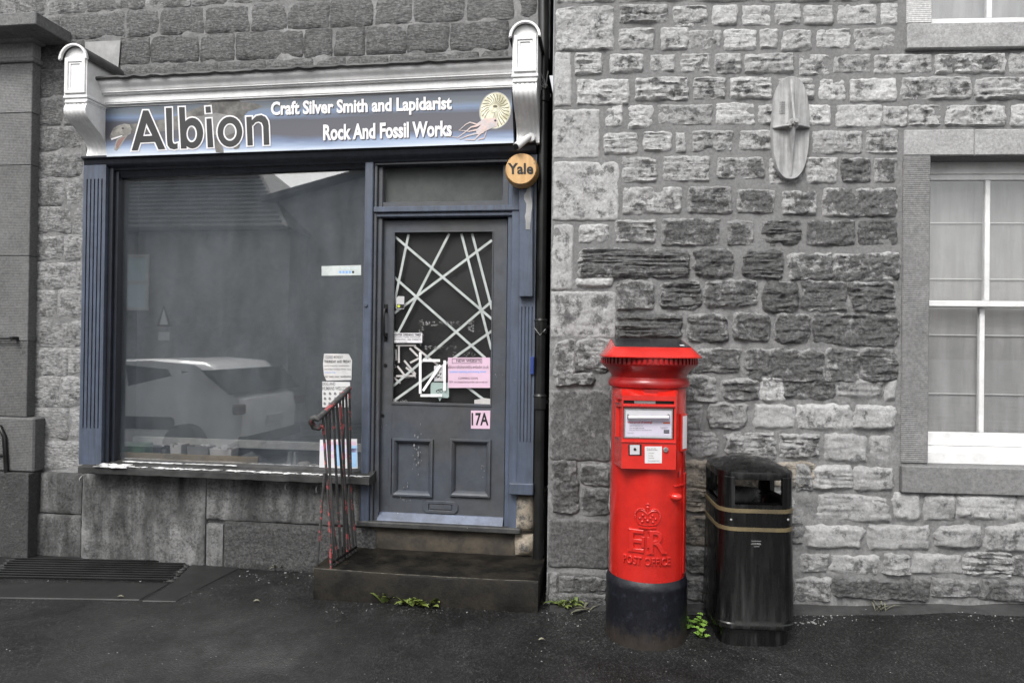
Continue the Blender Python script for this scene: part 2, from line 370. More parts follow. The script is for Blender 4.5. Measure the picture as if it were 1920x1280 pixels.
paint('shell', srgb(222, 220, 200), srgb(176, 170, 140), .5, 0, None, .2, 0, scale=14)
paint('shell_dark', srgb(84, 76, 54), None, .5, 0, None, 0, 0)
paint('tentacle', srgb(206, 180, 172), srgb(180, 176, 178), .5, 0, None, .2, 0, scale=20)
# ------------------------------------------------------------------ stones
def stone(F, x0, x1, z0, z1, seed, proud=.012, amp=.012, res=.008, jit=.006, pw=None, y=0.0, bed=0.0, soft=.016, worn=False, skew=0):
    'one rough-faced block bedded in the wall: grid front with its own relief, sides and back'
    wd, ht = x1 - x0, z1 - z0; cx, cz = (x0 + x1) / 2, (z0 + z1) / 2; rn = random.Random(seed)
    nu = max(4, min(56, int(wd / res))); nv = max(4, min(36, int(ht / res))); pw = pw or rn.uniform(8, 18)
    so_ = Vector((seed * 3.17 % 97, seed * 1.31 % 89, seed * .73 % 83)); V = []; rim = []
    def axis(n, ln):
        e = min(.5, 2 * soft * .55 / ln); return [-1, -1 + e * .5] + [-1 + e + (2 - 2 * e) * i / (n - 4) for i in range(n - 3)] + [1 - e * .5, 1]
    nu = max(nu, 6); nv = max(nv, 6); us, vs_ = axis(nu, wd), axis(nv, ht)
    sk = [(rn.uniform(-1, 1) * skew, rn.uniform(-1, 1) * skew * .7) for _ in range(4)]
    tx, tz = rn.uniform(-.02, .02), rn.uniform(-.03, .03)
    for j in range(nv + 1):
        v = vs_[j]
        for i in range(nu + 1):
            u = us[i]; m = max(abs(u), abs(v)); k = ((abs(u) / m) ** pw + (abs(v) / m) ** pw) ** (-1 / pw) if m > 1e-6 else 1
            X = cx + u * k * wd / 2; Z = cz + v * k * ht / 2
            if skew:
                for q_, (a_, b_) in enumerate(sk):
                    wq = (1 + (u if q_ % 2 else -u)) * (1 + (v if q_ > 1 else -v)) / 4; X += a_ * wq; Z += b_ * wq
            q = Vector((X, Z, 0)) + so_; e = m ** 4
            X += e * jit * noise.noise(q * 22) * 1.6 + e * jit * noise.noise(q * 70); Z += e * jit * noise.noise(q * 22 + Vector((9, 9, 9))) * 1.6
            de = min((1 - abs(u)) * wd, (1 - abs(v)) * ht) / 2; s_ = min(1, de / soft); s_ = s_ * s_ * (3 - 2 * s_)
            hN = noise.fractal(q * 9, .7, 2.1, 5) * .8 + noise.fractal(Vector((q.x * 16, 3 + seed, q.y * 34)), .6, 2.1, 4) * .55
            if worn: hN = noise.fractal(q * 6, .9, 2.0, 3) * 1.1 + noise.noise(q * 3) * .7
            if bed: hN += bed * noise.fractal(Vector((q.x * 4, seed, q.y * 55)), .9, 2, 2)
            Y = y + .008 - s_ * (proud + .008) - s_ * amp * hN + s_ * (u * tx * wd * .4 + v * tz * ht * .4)
            V.append((X, Y, Z)); rim.append(min(1, de / .035))
    n = nu + 1; Fs = [(j * n + i, j * n + i + 1, (j + 1) * n + i + 1, (j + 1) * n + i) for j in range(nv) for i in range(nu)]
    b = [i for i in range(n)] + [j * n + nu for j in range(1, nv + 1)] + [nv * n + i for i in range(nu - 1, -1, -1)] + [j * n for j in range(nv - 1, 0, -1)]
    o = len(V); V += [(V[k][0], y + .05, V[k][2]) for k in b]; rim += [0] * len(b); nb = len(b)
    Fs += [(b[(k + 1) % nb], b[k], o + k, o + (k + 1) % nb) for k in range(nb)] + [tuple(range(o, o + nb))]
    m = MB(F); m.add(V, Fs); m.attr = rim; return m
NST = [0]
def put_stone(F, rect, parent, mat, tone, soot=0, bed=0, warm=0, name='stone', smooth=True, **kw):
    NST[0] += 1; m = stone(F, *rect, seed=NST[0], bed=bed * 1.2, **kw)
    o = m.build(name, mat, parent, normals=False)
    a = o.data.attributes.new('rim', 'FLOAT', 'POINT'); a.data.foreach_set('value', m.attr)
    if smooth:
        o.data.polygons.foreach_set('use_smooth', [True] * len(o.data.polygons)); o.data.set_sharp_from_angle(angle=rad(55))
    o.color = (tone, soot, bed, warm); return o
# ------------------------------------------------------------------ ground
m = MB(); nx, ny = 90, 26; xs = [-9 + 18 * i / nx for i in range(nx + 1)]; ys = [1.0 - 3.25 * j / ny for j in range(ny + 1)]
m.add([(x, y, ground(x, y) + .006 * noise.noise(Vector((x * 1.7, y * 1.7, 0)))) for y in ys for x in xs],
      [(j * (nx + 1) + i, (j + 1) * (nx + 1) + i, (j + 1) * (nx + 1) + i + 1, j * (nx + 1) + i + 1) for j in range(ny) for i in range(nx)])
tag(m.build('pavement', M['asphalt'], smooth=40), kind='structure')
m = MB()
for k in range(18):
    x = -9 + k; za, zb = ground(x, -2.25), ground(x + 1, -2.25)
    m.loft([[(x + .004, -2.25, za), (x + .004, -2.38, za - .004), (x + .004, -2.4, za - .3), (x + .004, -2.25, za - .3)], [(x + .996, -2.25, zb), (x + .996, -2.38, zb - .004), (x + .996, -2.4, zb - .3), (x + .996, -2.25, zb - .3)]])
tag(m.build('kerb', M['mortar'], bevel=.01), kind='structure')
tag(MB().add([(-150, -2.385, -.12), (150, -2.385, -.12), (150, -150, -.12), (-150, -150, -.12)], [(0, 1, 2, 3)]).build('road', M['asphalt']), kind='structure')
tag(MB().add([(-150, .9, -.13), (150, .9, -.13), (150, 150, -.13), (-150, 150, -.13)], [(0, 1, 2, 3)]).build('ground', M['asphalt']), kind='structure')
# ------------------------------------------------------------------ right house
house = thing('stone_house', (1.8, .2, .06), 'grey rubble stone house wall with white sash windows behind the red post box', 'house')
WX0, WX1 = 2.25, 3.12                                     # window opening
LZ0, LZ1 = R(1740, 885)[1], R(1742, 293)[1]; UZ0 = R(1737, 50)[1]; UZ1 = 4.75
HX0, HX1, HZ1 = R(1031, 640)[0], 4.1, 5.0
# mortar wall with the two openings left free (a gently uneven sheet with real thickness)
m = MB()
def sheet(m, x0, x1, z0, z1, y0=0, y1=.3, st=.03, amp=.007):
    nu = max(1, int((x1 - x0) / st)); nv = max(1, int((z1 - z0) / st))
    V = [(x0 + (x1 - x0) * i / nu, y0 + amp * noise.noise(Vector(((x0 + (x1 - x0) * i / nu) * 7, (z0 + (z1 - z0) * j / nv) * 7, 5))), z0 + (z1 - z0) * j / nv) for j in range(nv + 1) for i in range(nu + 1)]
    n = nu + 1; F_ = [(j * n + i, j * n + i + 1, (j + 1) * n + i + 1, (j + 1) * n + i) for j in range(nv) for i in range(nu)]
    m.add(V, F_); m.box(x0, x1, y0 + .012, y1, z0, z1)
sheet(m, HX0, WX0, -.1, HZ1); sheet(m, WX0, WX1, -.1, LZ0); sheet(m, WX0, WX1, LZ1, UZ0); sheet(m, WX0, WX1, UZ1, HZ1); sheet(m, WX1, HX1, -.1, HZ1)
m.box(HX0, HX0 + .3, .3, .7, -.1, HZ1)
hw = m.build('wall', M['mortar'], house, normals=False)
CR = {'A': (1020, 0, .28118), 'B': (1460, 0, .28118), 'C': (1020, 340, .28118), 'D': (1460, 340, .28118), 'E': (1020, 620, .28118), 'F': (1460, 680, .28118), 'G': (1020, 900, .29697), 'H': (1460, 900, .29697), 'P': (0, 0, 1)}
# crop, x0, y0, x1, y1, tone, soot, bedding
LT, MT, DT = .40, .27, .2
ST = []
def row(c, tone, soot, bed, *rs):
    for r in rs: ST.append((c,) + tuple(r[:4]) + ((tone, soot, bed) if len(r) < 5 else tuple(r[4:])))
row('A', LT, .05, .5, (60, -90, 470, 20), (500, -90, 950, 12), (990, -90, 1400, 15), (1430, -90, 1620, 10))
row('A', LT, .1, .3, (60, 48, 465, 342, .4, 0, .2), (500, 35, 825, 152, .37, .25, .5), (865, 42, 1088, 185), (1122, 38, 1288, 168, .46, 0, .3), (1322, 42, 1508, 168, .48, 0, .4), (1540, 32, 1710, 168))
row('A', LT, .05, .4, (500, 188, 735, 332), (783, 183, 960, 332, .43, 0, .1), (962, 203, 1178, 332, .34, .1, .1), (1203, 198, 1412, 338, .44, 0, .7), (1446, 198, 1556, 328), (1585, 202, 1780, 340, .4, .1, .1))
row('A', .38, .2, .5, (205, 355, 390, 502, .46, .1, 1), (438, 362, 660, 488), (706, 368, 870, 482, .36, .2, .2), (912, 362, 1104, 486), (1138, 362, 1313, 490), (1346, 360, 1660, 487, .36, .15, .5))
row('A', LT, .1, .6, (218, 528, 568, 702, .43, .1, .3), (606, 516, 958, 668), (993, 518, 1208, 660, .38, .1, 1), (1242, 518, 1518, 658))
row('A', LT, .08, .4, (408, 703, 522, 842), (560, 703, 732, 860), (762, 698, 1118, 832, .34, .05, .3), (1152, 688, 1402, 832, .45, .0, .6), (1432, 698, 1680, 830))
row('A', .4, .12, .7, (400, 888, 622, 1032, .45, .05, 1), (662, 883, 848, 1012, .45, .05, 1), (882, 888, 938, 1016), (986, 872, 1254, 1012, .34, .2, .4), (1298, 868, 1560, 1002, .33, .15, .4))
row('A', .36, .15, .5, (520, 1048, 752, 1216), (798, 1042, 1108, 1212, .36, .1, .6), (1157, 1048, 1468, 1192, .3, .3, .4), (1503, 1048, 1720, 1230, .33, .2, .4))
row('B', LT, .05, .4, (80, -90, 330, 10), (370, -90, 560, 8), (600, -90, 790, 12))
row('B', .44, 0, .5, (173, 36, 362, 168), (398, 32, 654, 168), (683, 24, 788, 168))
row('B', .44, 0, .5, (252, 192, 478, 324), (508, 190, 778, 338, .4, .05, .3))
row('B', .42, .05, .4, (138, 362, 334, 502), (368, 366, 612, 488, .33, .2, .2), (638, 368, 1018, 492, .4, .15, .3), (1048, 366, 1504, 492, .4, .25, .3), (1533, 352, 1780, 488, .42, .1, .3))
row('B', .42, .05, .4, (0, 522, 238, 660), (266, 526, 444, 668, .48, 0, .2), (472, 526, 784, 678, .46, 0, .2), (816, 516, 1284, 668, .38, .2, .5), (1312, 520, 1780, 662, .38, .1, .8))
row('B', .42, .05, .4, (120, 702, 348, 838, .46, 0, .3), (383, 702, 688, 852, .43, 0, .2), (692, 712, 860, 842, .36, 0, 0), (868, 698, 1083, 842), (1113, 702, 1508, 844, .36, .1, .3), (1548, 698, 1780, 842))
row('B', .36, .15, .4, (225, 872, 553, 1024), (583, 867, 793, 1028))
row('B', .34, .4, .3, (180, 1052, 388, 1226, .4, .05, .2), (416, 1056, 608, 1218, .24, .7, .1), (636, 1056, 784, 1218, .3, .5, .1))
row('C', .3, .4, .4, (530, 40, 914, 218, .38, .2, .2), (956, 34, 1248, 218, .22, .35, .4), (1286, 56, 1538, 214, .28, .45, .2), (1590, 66, 1812, 226, .34, .4, .2))
row('D', .3, .7, .2, (296, 46, 790, 234, .34, .6, .1))
row('C', .26, .45, .5, (232, 292, 424, 408, .4, .1, .3), (476, 256, 744, 408, .3, .35, .7), (786, 248, 1174, 428, .22, .5, .2), (1228, 262, 1398, 428, .24, .4, .2), (1450, 262, 1716, 426, .22, .7, .9))
row('D', .24, .8, .3, (186, 262, 508, 428), (536, 262, 792, 428))
row('C', .28, .6, .8, (244, 452, 968, 648, .3, .65, .9), (1012, 456, 1274, 644, .24, .6, .2), (1318, 460, 1604, 644, .22, .7, 1), (228, 650, 462, 708, .46, 0, .3))
row('D', .3, .5, .2, (68, 482, 348, 654), (372, 478, 798, 658, .32, .48, .1))
row('C', .27, .55, .4, (486, 662, 718, 854, .26, .4, .3), (776, 666, 1044, 848, .25, .6, .9), (1082, 664, 1418, 834), (1462, 676, 1688, 864, .22, .7, .5))
row('D', .3, .6, .5, (142, 672, 454, 868), (477, 670, 773, 868))
row('C', .24, .65, .5, (492, 882, 914, 1044, .22, .75, 1), (942, 882, 1214, 1074), (1262, 876, 1504, 1062, .24, .6, .1), (1546, 882, 1774, 1080, .26, .6, .3))
row('D', .3, .62, .4, (232, 882, 798, 1094))
row('C', .24, .5, .3, (200, 1085, 450, 1270), (480, 1090, 740, 1275), (770, 1090, 985, 1275), (1018, 1116, 1304, 1278), (1346, 1110, 1862, 1340, .23, .5, .3))
row('D', .28, .45, .4, (313, 1112, 528, 1336), (538, 1112, 788, 1336, .28, .55, .7))
row('E', .26, .35, .3, (130, 280, 330, 372), (450, 300, 700, 470), (740, 305, 930, 470), (948, 306, 1148, 470, .26, .3, .2), (1178, 312, 1428, 460, .27, .35, .5), (1442, 306, 1598, 464, .4, .05, .1))
row('F', .3, .45, .5, (34, 106, 386, 244, .22, .5, .3), (390, 106, 690, 240, .34, .35, .4), (708, 106, 778, 244, .38, .15, 0))
row('E', .28, .25, .3, (450, 490, 660, 650), (690, 495, 920, 650), (950, 496, 1052, 650), (1084, 482, 1350, 644, .27, .25, .4), (1382, 482, 1668, 652, .44, 0, .1))
row('F', .42, .05, .1, (122, 282, 490, 450), (503, 282, 774, 454))
row('E', .28, .2, .4, (450, 678, 700, 840), (735, 680, 915, 845), (948, 676, 1170, 844), (1202, 676, 1536, 844, .32, .15, .5), (1572, 682, 1840, 850, .34, .2, .6))
row('F', .33, .12, .3, (318, 476, 590, 658), (612, 472, 748, 654, .36, 0, .1))
row('E', .3, .15, .4, (450, 870, 640, 1040), (670, 875, 920, 1045), (950, 872, 1180, 1045), (1215, 875, 1500, 1050), (1530, 880, 1800, 1045))
row('F', .38, .08, .4, (104, 686, 214, 852, .28, .3, .4), (220, 680, 488, 854), (504, 686, 760, 856))
row('G', .27, .2, .5, (420, 60, 640, 200), (665, 60, 880, 205), (896, 56, 1080, 200), (1105, 60, 1340, 205), (1365, 65, 1570, 205))
row('F', .38, .06, .3, (244, 872, 740, 1058), (762, 866, 950, 1048, .4, 0, 0), (964, 876, 1172, 1054, .38, .05, 0), (1180, 876, 1574, 1042, .42, 0, .4), (1590, 866, 1800, 1036))
row('G', .22, .35, .5, (420, 230, 700, 400), (720, 235, 885, 400), (894, 225, 1120, 400), (1150, 225, 1350, 405), (1380, 230, 1620, 400))
row('F', .36, .06, .2, (166, 1086, 556, 1244), (586, 1082, 1004, 1246), (1046, 1082, 1356, 1244, .32, .1, .1), (1368, 1086, 1800, 1264, .35, .1, .1))
row('G', .2, .4, .3, (420, 430, 640, 590), (670, 430, 880, 590), (892, 428, 1110, 592), (1140, 430, 1330, 590), (1360, 430, 1570, 590))
row('H', .3, .2, .3, (128, 470, 306, 584), (328, 466, 634, 594, .36, .2, .1), (656, 462, 822, 594), (846, 456, 1150, 590, .34, .15, .1), (1178, 446, 1460, 606, .33, .15, 1), (1476, 476, 1720, 606))
row('G', .17, .4, .3, (90, 612, 400, 700, .16, .5, 0), (420, 615, 700, 760), (730, 615, 880, 760), (892, 610, 1130, 760), (1160, 612, 1400, 765), (1420, 610, 1570, 770))
row('H', .2, .3, .3, (96, 618, 316, 764, .3, .15, .1), (336, 620, 950, 746, .17, .5, .2), (962, 626, 1268, 736, .22, .3, .3), (1278, 636, 1720, 762, .17, .5, .1))
row('E', .27, .4, .1, (36, 60, 196, 372, .27, .35, .1), (205, 60, 440, 262, .3, .3, .2))
row('E', .3, .3, .1, (38, 872, 230, 1210, .18, .55, .1), (246, 880, 440, 1032, .22, .45, .1), (258, 1044, 440, 1222, .2, .45, .2))
row('G', .2, .5, .1, (86, 712, 392, 806, .15, .4, 0), (420, 775, 900, 850, .14, .4, 0), (0, 592, 80, 812, .2, .3, .1))
WARM = {('G', 896, 56), ('E', 950, 872), ('G', 894, 225), ('E', 1215, 875), ('E', 1530, 880), ('G', 1105, 60)}
for c, x0, y0, x1, y1, tone, soot, bed in ST:
    ox, oy, s = CR[c]; xa, ya, xb, yb = ox + x0 * s, oy + y0 * s, ox + x1 * s, oy + y1 * s
    a, b = R(xa, (ya + yb) / 2), R(xb, (ya + yb) / 2); zt, zb = R((xa + xb) / 2, ya)[1], R((xa + xb) / 2, yb)[1]
    low = yb > 480; worn = c in 'FH' and tone > .3 and bed < .5 or (c == 'E' and tone > .4)
    if worn: soot *= .6; tone *= .7
    gw = .014 if low else .007
    put_stone('R', (max(a[0] - gw, HX0 + .006), b[0] + gw, zb - gw, zt + gw), hw, M['smooth' if worn else 'rock'], tone * random.uniform(.86, 1.08), soot, bed, .55 if (c, x0, y0) in WARM else 0,
              proud=random.uniform(.006, .016) if not low else random.uniform(.012, .03), amp=random.uniform(.011, .018) if tone * (1 - soot) < .42 else .01, soft=.011 if not low else (.036 if worn else .024), jit=.006 if not low else .013, worn=worn, skew=.004 if not low else .016, pw=None if not low else random.uniform(4.5, 9))
# dressed corner blocks beside the downpipe
for x0, y0, x1, y1, tn, so2 in ((1033, 98, 1071, 200, .38, .05), (1033, 206, 1124, 298, .37, .08), (1033, 303, 1160, 414, .38, .15), (1032, 420, 1074, 544, .35, .12), (1031, 546, 1154, 633, .34, .22), (1030, 729, 1145, 862, .2, .6), (1023, 972, 1140, 1062, .13, .7), (1021, 1072, 1140, 1128, .09, .7)):
    a, b = R(x0, (y0 + y1) / 2), R(x1, (y0 + y1) / 2)
    put_stone('R', (max(a[0], HX0 + .003), b[0] + .006, R(x0, y1)[1] - .005, R(x0, y0)[1] + .005), hw, M['smooth'], tn * .8, so2 * .95, 0, proud=.008, amp=.005, jit=.004, pw=22, soft=.008, name='corner_block')
# more of the same wall beyond the picture's edge
zr = .14
while zr < 4.8:
    hr_ = random.uniform(.14, .19); zm_ = zr + hr_ / 2
    x = 2.98 if zm_ < LZ0 - .12 or LZ1 + .2 < zm_ < UZ0 - .2 else WX1 + .19
    while x < HX1 - .12:
        wd = min(random.uniform(.16, .42), HX1 - x - .01)
        put_stone('R', (x, x + wd - .014, zr, zr + hr_ - .004), hw, M['rock'], random.uniform(.3, .4), random.uniform(0, .3), random.uniform(.1, .6), res=.02, skew=.01, jit=.008)
        x += wd + .012
    zr += hr_ + .024
# window dressings
def block(rect_w, y0, mat, name, tone, soot=0, parent=house, F='R', y1=.2, bev=.006):
    o = MB(F).box(rect_w[0], rect_w[1], y0, y1, rect_w[2], rect_w[3]).build(name, mat, parent, bevel=bev)
    o.color = (tone, soot, 0, 0); return o
JX0 = R(1690, 600)[0]
block((JX0, WX0 + .003, R(1690, 867)[1], R(1692, 293)[1]), -.012, M['tooled'], 'jamb', .165, .2)
block((WX1 - .003, WX1 + .165, R(1690, 867)[1], R(1692, 293)[1]), -.012, M['tooled'], 'jamb', .165, .2)
zl0, zl1 = R(1742, 293)[1], R(1742, 244)[1]; xj = R(1826, 270)[0]
block((JX0 + .004, xj - .0015, zl0 + .002, zl1), -.01, M['smooth'], 'lintel', .29, .1); block((xj + .0015, WX1 + .16, zl0 + .002, zl1), -.01, M['smooth'], 'lintel', .28, .12)
block((JX0 - .004, WX1 + .17, R(1690, 921)[1], R(1690, 871)[1]), -.04, M['smooth'], 'window_sill', .15, .25)
block((JX0 + .01, WX0 + .003, R(1690, 46)[1], 4.75), -.01, M['tooled'], 'jamb', .4, .0); block((WX1 - .003, WX1 + .165, R(1690, 46)[1], 4.75), -.01, M['tooled'], 'jamb', .4, .0)
block((JX0 + .004, WX1 + .17, R(1690, 96)[1], R(1690, 49)[1]), -.035, M['smooth'], 'window_sill', .26, .2)
block((JX0 + .004, WX1 + .17, 4.752, 4.93), -.012, M['smooth'], 'lintel', .36, 0)
def sash_window(name, z0, z1, zm, wins, label=None):
    'box sash: z0 sill top, z1 head, zm meeting rail; lower sash sits deeper than the upper'
    fr = MB(); fr.box(WX0, WX1, .14, .24, z1 - .075, z1 + .02).box(WX0 - .05, WX0 + .03, .14, .24, z0, z1).box(WX1 - .03, WX1 + .05, .14, .24, z0, z1)
    f = fr.build('window', M['sash_white'], house, bevel=.004)
    MB().loft([[(x, .075, z0 - .085), (x, .075, z0 - .012), (x, .20, z0 + .01), (x, .24, z0 + .01), (x, .24, z0 - .085)] for x in (WX0 - .02, WX1 + .02)]).build('timber_sill', M['sash_white'], f, bevel=.004)
    cxm = (WX0 + WX1) / 2 + .06
    def sash(nm, d, a, b, rb, rt):
        m_ = MB(); xa, xb = WX0 + .028, WX1 - .028
        m_.box(xa, xa + .045, d, d + .04, a, b).box(xb - .045, xb, d, d + .04, a, b).box(xa + .046, xb - .046, d + .001, d + .041, a, a + rb).box(xa + .046, xb - .046, d + .001, d + .041, b - rt, b)
        m_.box((WX0 + WX1) / 2 - .015, (WX0 + WX1) / 2 + .015, d + .003, d + .036, a + rb + .001, b - rt - .001)
        m_.build(nm, M['sash_white'], f, bevel=.003)
        for s_ in (0, 1):
            x_a, x_b = (xa + .044, (WX0 + WX1) / 2 - .014) if s_ == 0 else ((WX0 + WX1) / 2 + .014, xb - .044)
            MB().box(x_a, x_b, d + .016, d + .02, a + rb - .003, b - rt + .003).build('pane', M['house_glass'], f)
    if zm is not None:
        sash('sash', .15, zm, z1 - .06, .036, .05); sash('sash', .195, z0 + .012, zm + .03, .085, .03)
    else: sash('sash', .15, z0 + .012, z1 - .06, .085, .05)
    bl = MB(); nb = 60
    bl.add([(x, .27 + .004 * math.sin((z0 + (z1 - z0) * j / nb) * 9), z0 + (z1 - z0) * j / nb) for j in range(nb + 1) for x in (WX0 - .03, WX1 + .03)], [(2 * j, 2 * j + 1, 2 * j + 3, 2 * j + 2) for j in range(nb)])
    bl.box(WX0 - .03, WX1 + .03, .285, .29, z0, z1)
    bl.build('blind', M['blind'], f, smooth=60, normals=False)
    for zz in wins: MB().box(WX0 - .03, WX1 + .03, .258, .265, zz - .003, zz + .003).build('blind_rod', M['sash_white'], f)
    return f
sash_window('w', R(1742, 846)[1], LZ1, R(1742, 574, .15)[1], [R(1800, y, .26)[1] for y in (418, 523, 628, 738)])
sash_window('w', R(1740, 44)[1], UZ1, None, [])
MB().add([(HX0, 4, -.1), (HX1, 4, -.1), (HX1, 4, HZ1), (HX0, 4, HZ1), (HX0, .31, -.1), (HX1, .31, -.1), (HX1, .31, HZ1), (HX0, .31, HZ1)], [(0, 1, 2, 3), (0, 4, 5, 1), (3, 2, 6, 7), (0, 3, 7, 4), (1, 5, 6, 2)]).build('room', M['dark_room'], house)
# ------------------------------------------------------------------ shop building (masonry)
shop = thing('shop_building', W('L', (-1.7, .2, .13)), 'dark tooled ashlar stone building holding the old blue shop front', 'building')
FX0, FX1 = L(150, 600)[0], L(1004, 600)[0]               # shop front extent
m = MB('L')
ZTOP = L(500, 120)[1]
sheet(m, -5.2, FX0 + .03, -.1, 5.0); sheet(m, FX0 + .03, OX * 0 - .0, ZTOP - .05, 5.0); sheet(m, FX0 + .03, L(690, 900)[0], -.1, L(400, 880)[1] - .06)
sheet(m, L(960, 940)[0], 0, -.1, L(980, 925)[1])
sw = m.build('wall', M['pale_mortar'], shop, normals=False)
def lrow(mat, xs, yt, yb, tone, soot, **kw):
    'course between two lines given at x = 0 and x = 1000 px'
    f = lambda ln, x: ln[0] + (ln[1] - ln[0]) * x / 1000
    for xa, xb in zip(xs, xs[1:]):
        xm = (xa + xb) / 2; a = L(xa - .8, f(yt, xm)); b = L(xb + .8, f(yt, xm)); za = L(xm, f(yb, xm) + .9)[1]; zb = L(xm, f(yt, xm) - .9)[1]
        put_stone('L', (a[0], b[0], za, zb), sw, mat, tone * random.uniform(.8, 1.15), soot + random.uniform(-.12, .12), .0, proud=.006, amp=.004, jit=.003, pw=14, soft=.01, res=.02, **kw)
PK = M['pecked']
lrow(PK, [-160, -90, 25, 89, 161, 273, 359, 427, 515, 600, 705, 790, 880, 955, 1007], (-30, -82), (33, -23), .17, .34)
lrow(PK, [-160, -60, 40, 112, 237, 300, 384, 470, 539, 619, 702, 775, 874, 966, 1007], (33, -23), (82, 35), .095, .45)
lrow(PK, [60, 160, 222, 283, 375, 442, 570, 625, 686, 763, 844, 955], (82, 35), (132, 92), .065, .55)
lrow(PK, [-160, 30, 190, 330, 480, 620, 760, 900, 1007], (-95, -150), (-30, -82), .28, .2)
lrow(PK, [230, 330, 410, 500, 590, 650, 730, 800, 900, 955], (132, 92), (185, 150), .08, .55)
ys = [82, 130, 183, 237, 284, 334, 387, 439, 490, 543, 598, 651, 704, 764, 825, 882]
vx = [None, None, 119, None, None, 123, 136, 120, 144, 108, None, 128, 113, 130, None]
for i, v in enumerate(vx):
    yt, yb = ys[i], ys[i + 1]; tn = .085 + .1 * min(1, i / 7)
    for xa, xb in ([(64 - i * .7, 157)] if v is None else [(64 - i * .7, v), (v, 157)]):
        if i < 3: xb = min(xb, 150) if xb == 157 else xb
        xm = (xa + xb) / 2; sl = lambda x: -(x - 100) * .02 * (1 - i / 9)
        put_stone('L', (L(xa - .6, yt)[0], L(xb + .6, yt)[0], L(xm, yb + .6 + sl(xm))[1], L(xm, yt - .6 + sl(xm))[1]), sw, PK, tn * random.uniform(.9, 1.1), .4 - .03 * i, 0, proud=.006, amp=.004, jit=.003, pw=14, soft=.01, res=.02)
for k in range(17): put_stone('L', (-5.19, -4.77 + (.02 if k % 2 else 0), .06 + .27 * k, .32 + .27 * k), sw, PK, random.uniform(.14, .22), .3, 0, proud=.006, amp=.004, jit=.003, pw=14, soft=.01, res=.02)
# plinth slabs under the shop window
def slab(x0, y0, x1, y1, tone, soot, d=-.05, rough=.006, mat='stained'):
    put_stone('L', (L(x0, y0, d)[0] - .001, L(x1, y0, d)[0] + .002, L((x0 + x1) / 2, y1, d)[1] - .002, L((x0 + x1) / 2, y0, d)[1] + .002), sw, M[mat], tone, soot, .1, name='plinth_slab', y=d + .012, proud=.012, amp=rough * .8, jit=.0015, pw=120, soft=.004, res=.016)
slab(-40, 890, 40, 1075, .14, .55, -.05, .012, 'rock'); slab(42, 888, 72, 962, .065, .42); slab(42, 964, 150, 1075, .065, .42); slab(74, 888, 152, 962, .065, .42)
slab(153, 892, 384, 1070, .095, .32); slab(386, 897, 692, 981, .09, .3); slab(386, 983, 417, 1070, .08, .38); slab(419, 984, 705, 1075, .05, .6, -.05, .014, 'rock')
# tan block under the right-hand pilaster
for x0, y0, x1, y1 in ((957, 929, 1003, 1000), (962, 1002, 1004, 1046)):
    put_stone('L', (L(x0, y0, -.08)[0], L(x1, y0, -.08)[0], L(980, y1, -.08)[1], L(980, y0, -.08)[1]), sw, M['smooth'], .22, .15, 0, .75, proud=.08, amp=.004, pw=20, res=.02, name='base_block')
# dark room behind the shop window
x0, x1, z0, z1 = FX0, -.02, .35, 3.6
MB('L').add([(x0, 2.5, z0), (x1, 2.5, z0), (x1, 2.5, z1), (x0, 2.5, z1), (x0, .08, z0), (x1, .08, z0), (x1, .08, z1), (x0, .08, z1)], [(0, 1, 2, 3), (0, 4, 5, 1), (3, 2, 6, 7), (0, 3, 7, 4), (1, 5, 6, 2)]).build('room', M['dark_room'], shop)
# ------------------------------------------------------------------ shop front (joinery)
sf = thing('timber_shopfront', W('L', (-1.7, -.1, .5)), 'old slate blue timber shop front with white cornice and scroll brackets', 'shop front')
BP, DB, DP, WP = M['blue_paint'], M['dark_blue'], M['door_paint'], M['white_paint']
dP = -.13                                                 # face of the pilasters
def fluted(name, x0, x1, z0, z1, d, zf0, zf1, mat=BP, n=5):
    'pilaster board with sunk flutes'
    m = MB('L'); wd = x1 - x0; g_ = wd / (2 * n + 1) * .62; gap = (wd - 2 * wd * .14 - n * g_) / (n - 1)
    xs = [x0]; 
    for k in range(n):
        a = x0 + wd * .14 + k * (g_ + gap); xs += [a, a + g_]
    xs.append(x1)
    m.box(x0, x1, d, .0, z0, zf0).box(x0, x1, d, .0, zf1, z1)
    for k in range(n + 1): m.box(xs[2 * k], xs[2 * k + 1], d, d + .012, zf0, zf1)
    m.box(x0, x1, d + .0121, 0, zf0 + .0005, zf1 - .0005)
    return m.build(name, mat, sf)
zpt, zpb = L(160, 300, dP)[1], L(150, 870, dP)[1]
fluted('pilaster', L(152, 600, dP)[0], L(194, 600, dP)[0], zpb, zpt, dP, L(150, 802, dP)[1], L(150, 336, dP)[1])
xr0, xr1 = L(973, 600, -.1)[0], L(1003, 600, -.1)[0]; zrb, zrt = L(980, 905, -.1)[1], L(980, 290, -.1)[1]
fluted('pilaster', xr0, xr1, zrb, zrt, -.1, L(980, 828, -.1)[1], L(980, 575, -.1)[1], n=4)
MB('L').box(xr0 - .05, xr1 + .006, -.135, 0, L(980, 926, -.1)[1], zrb + .002).build('pilaster_base', BP, sf, bevel=.006)
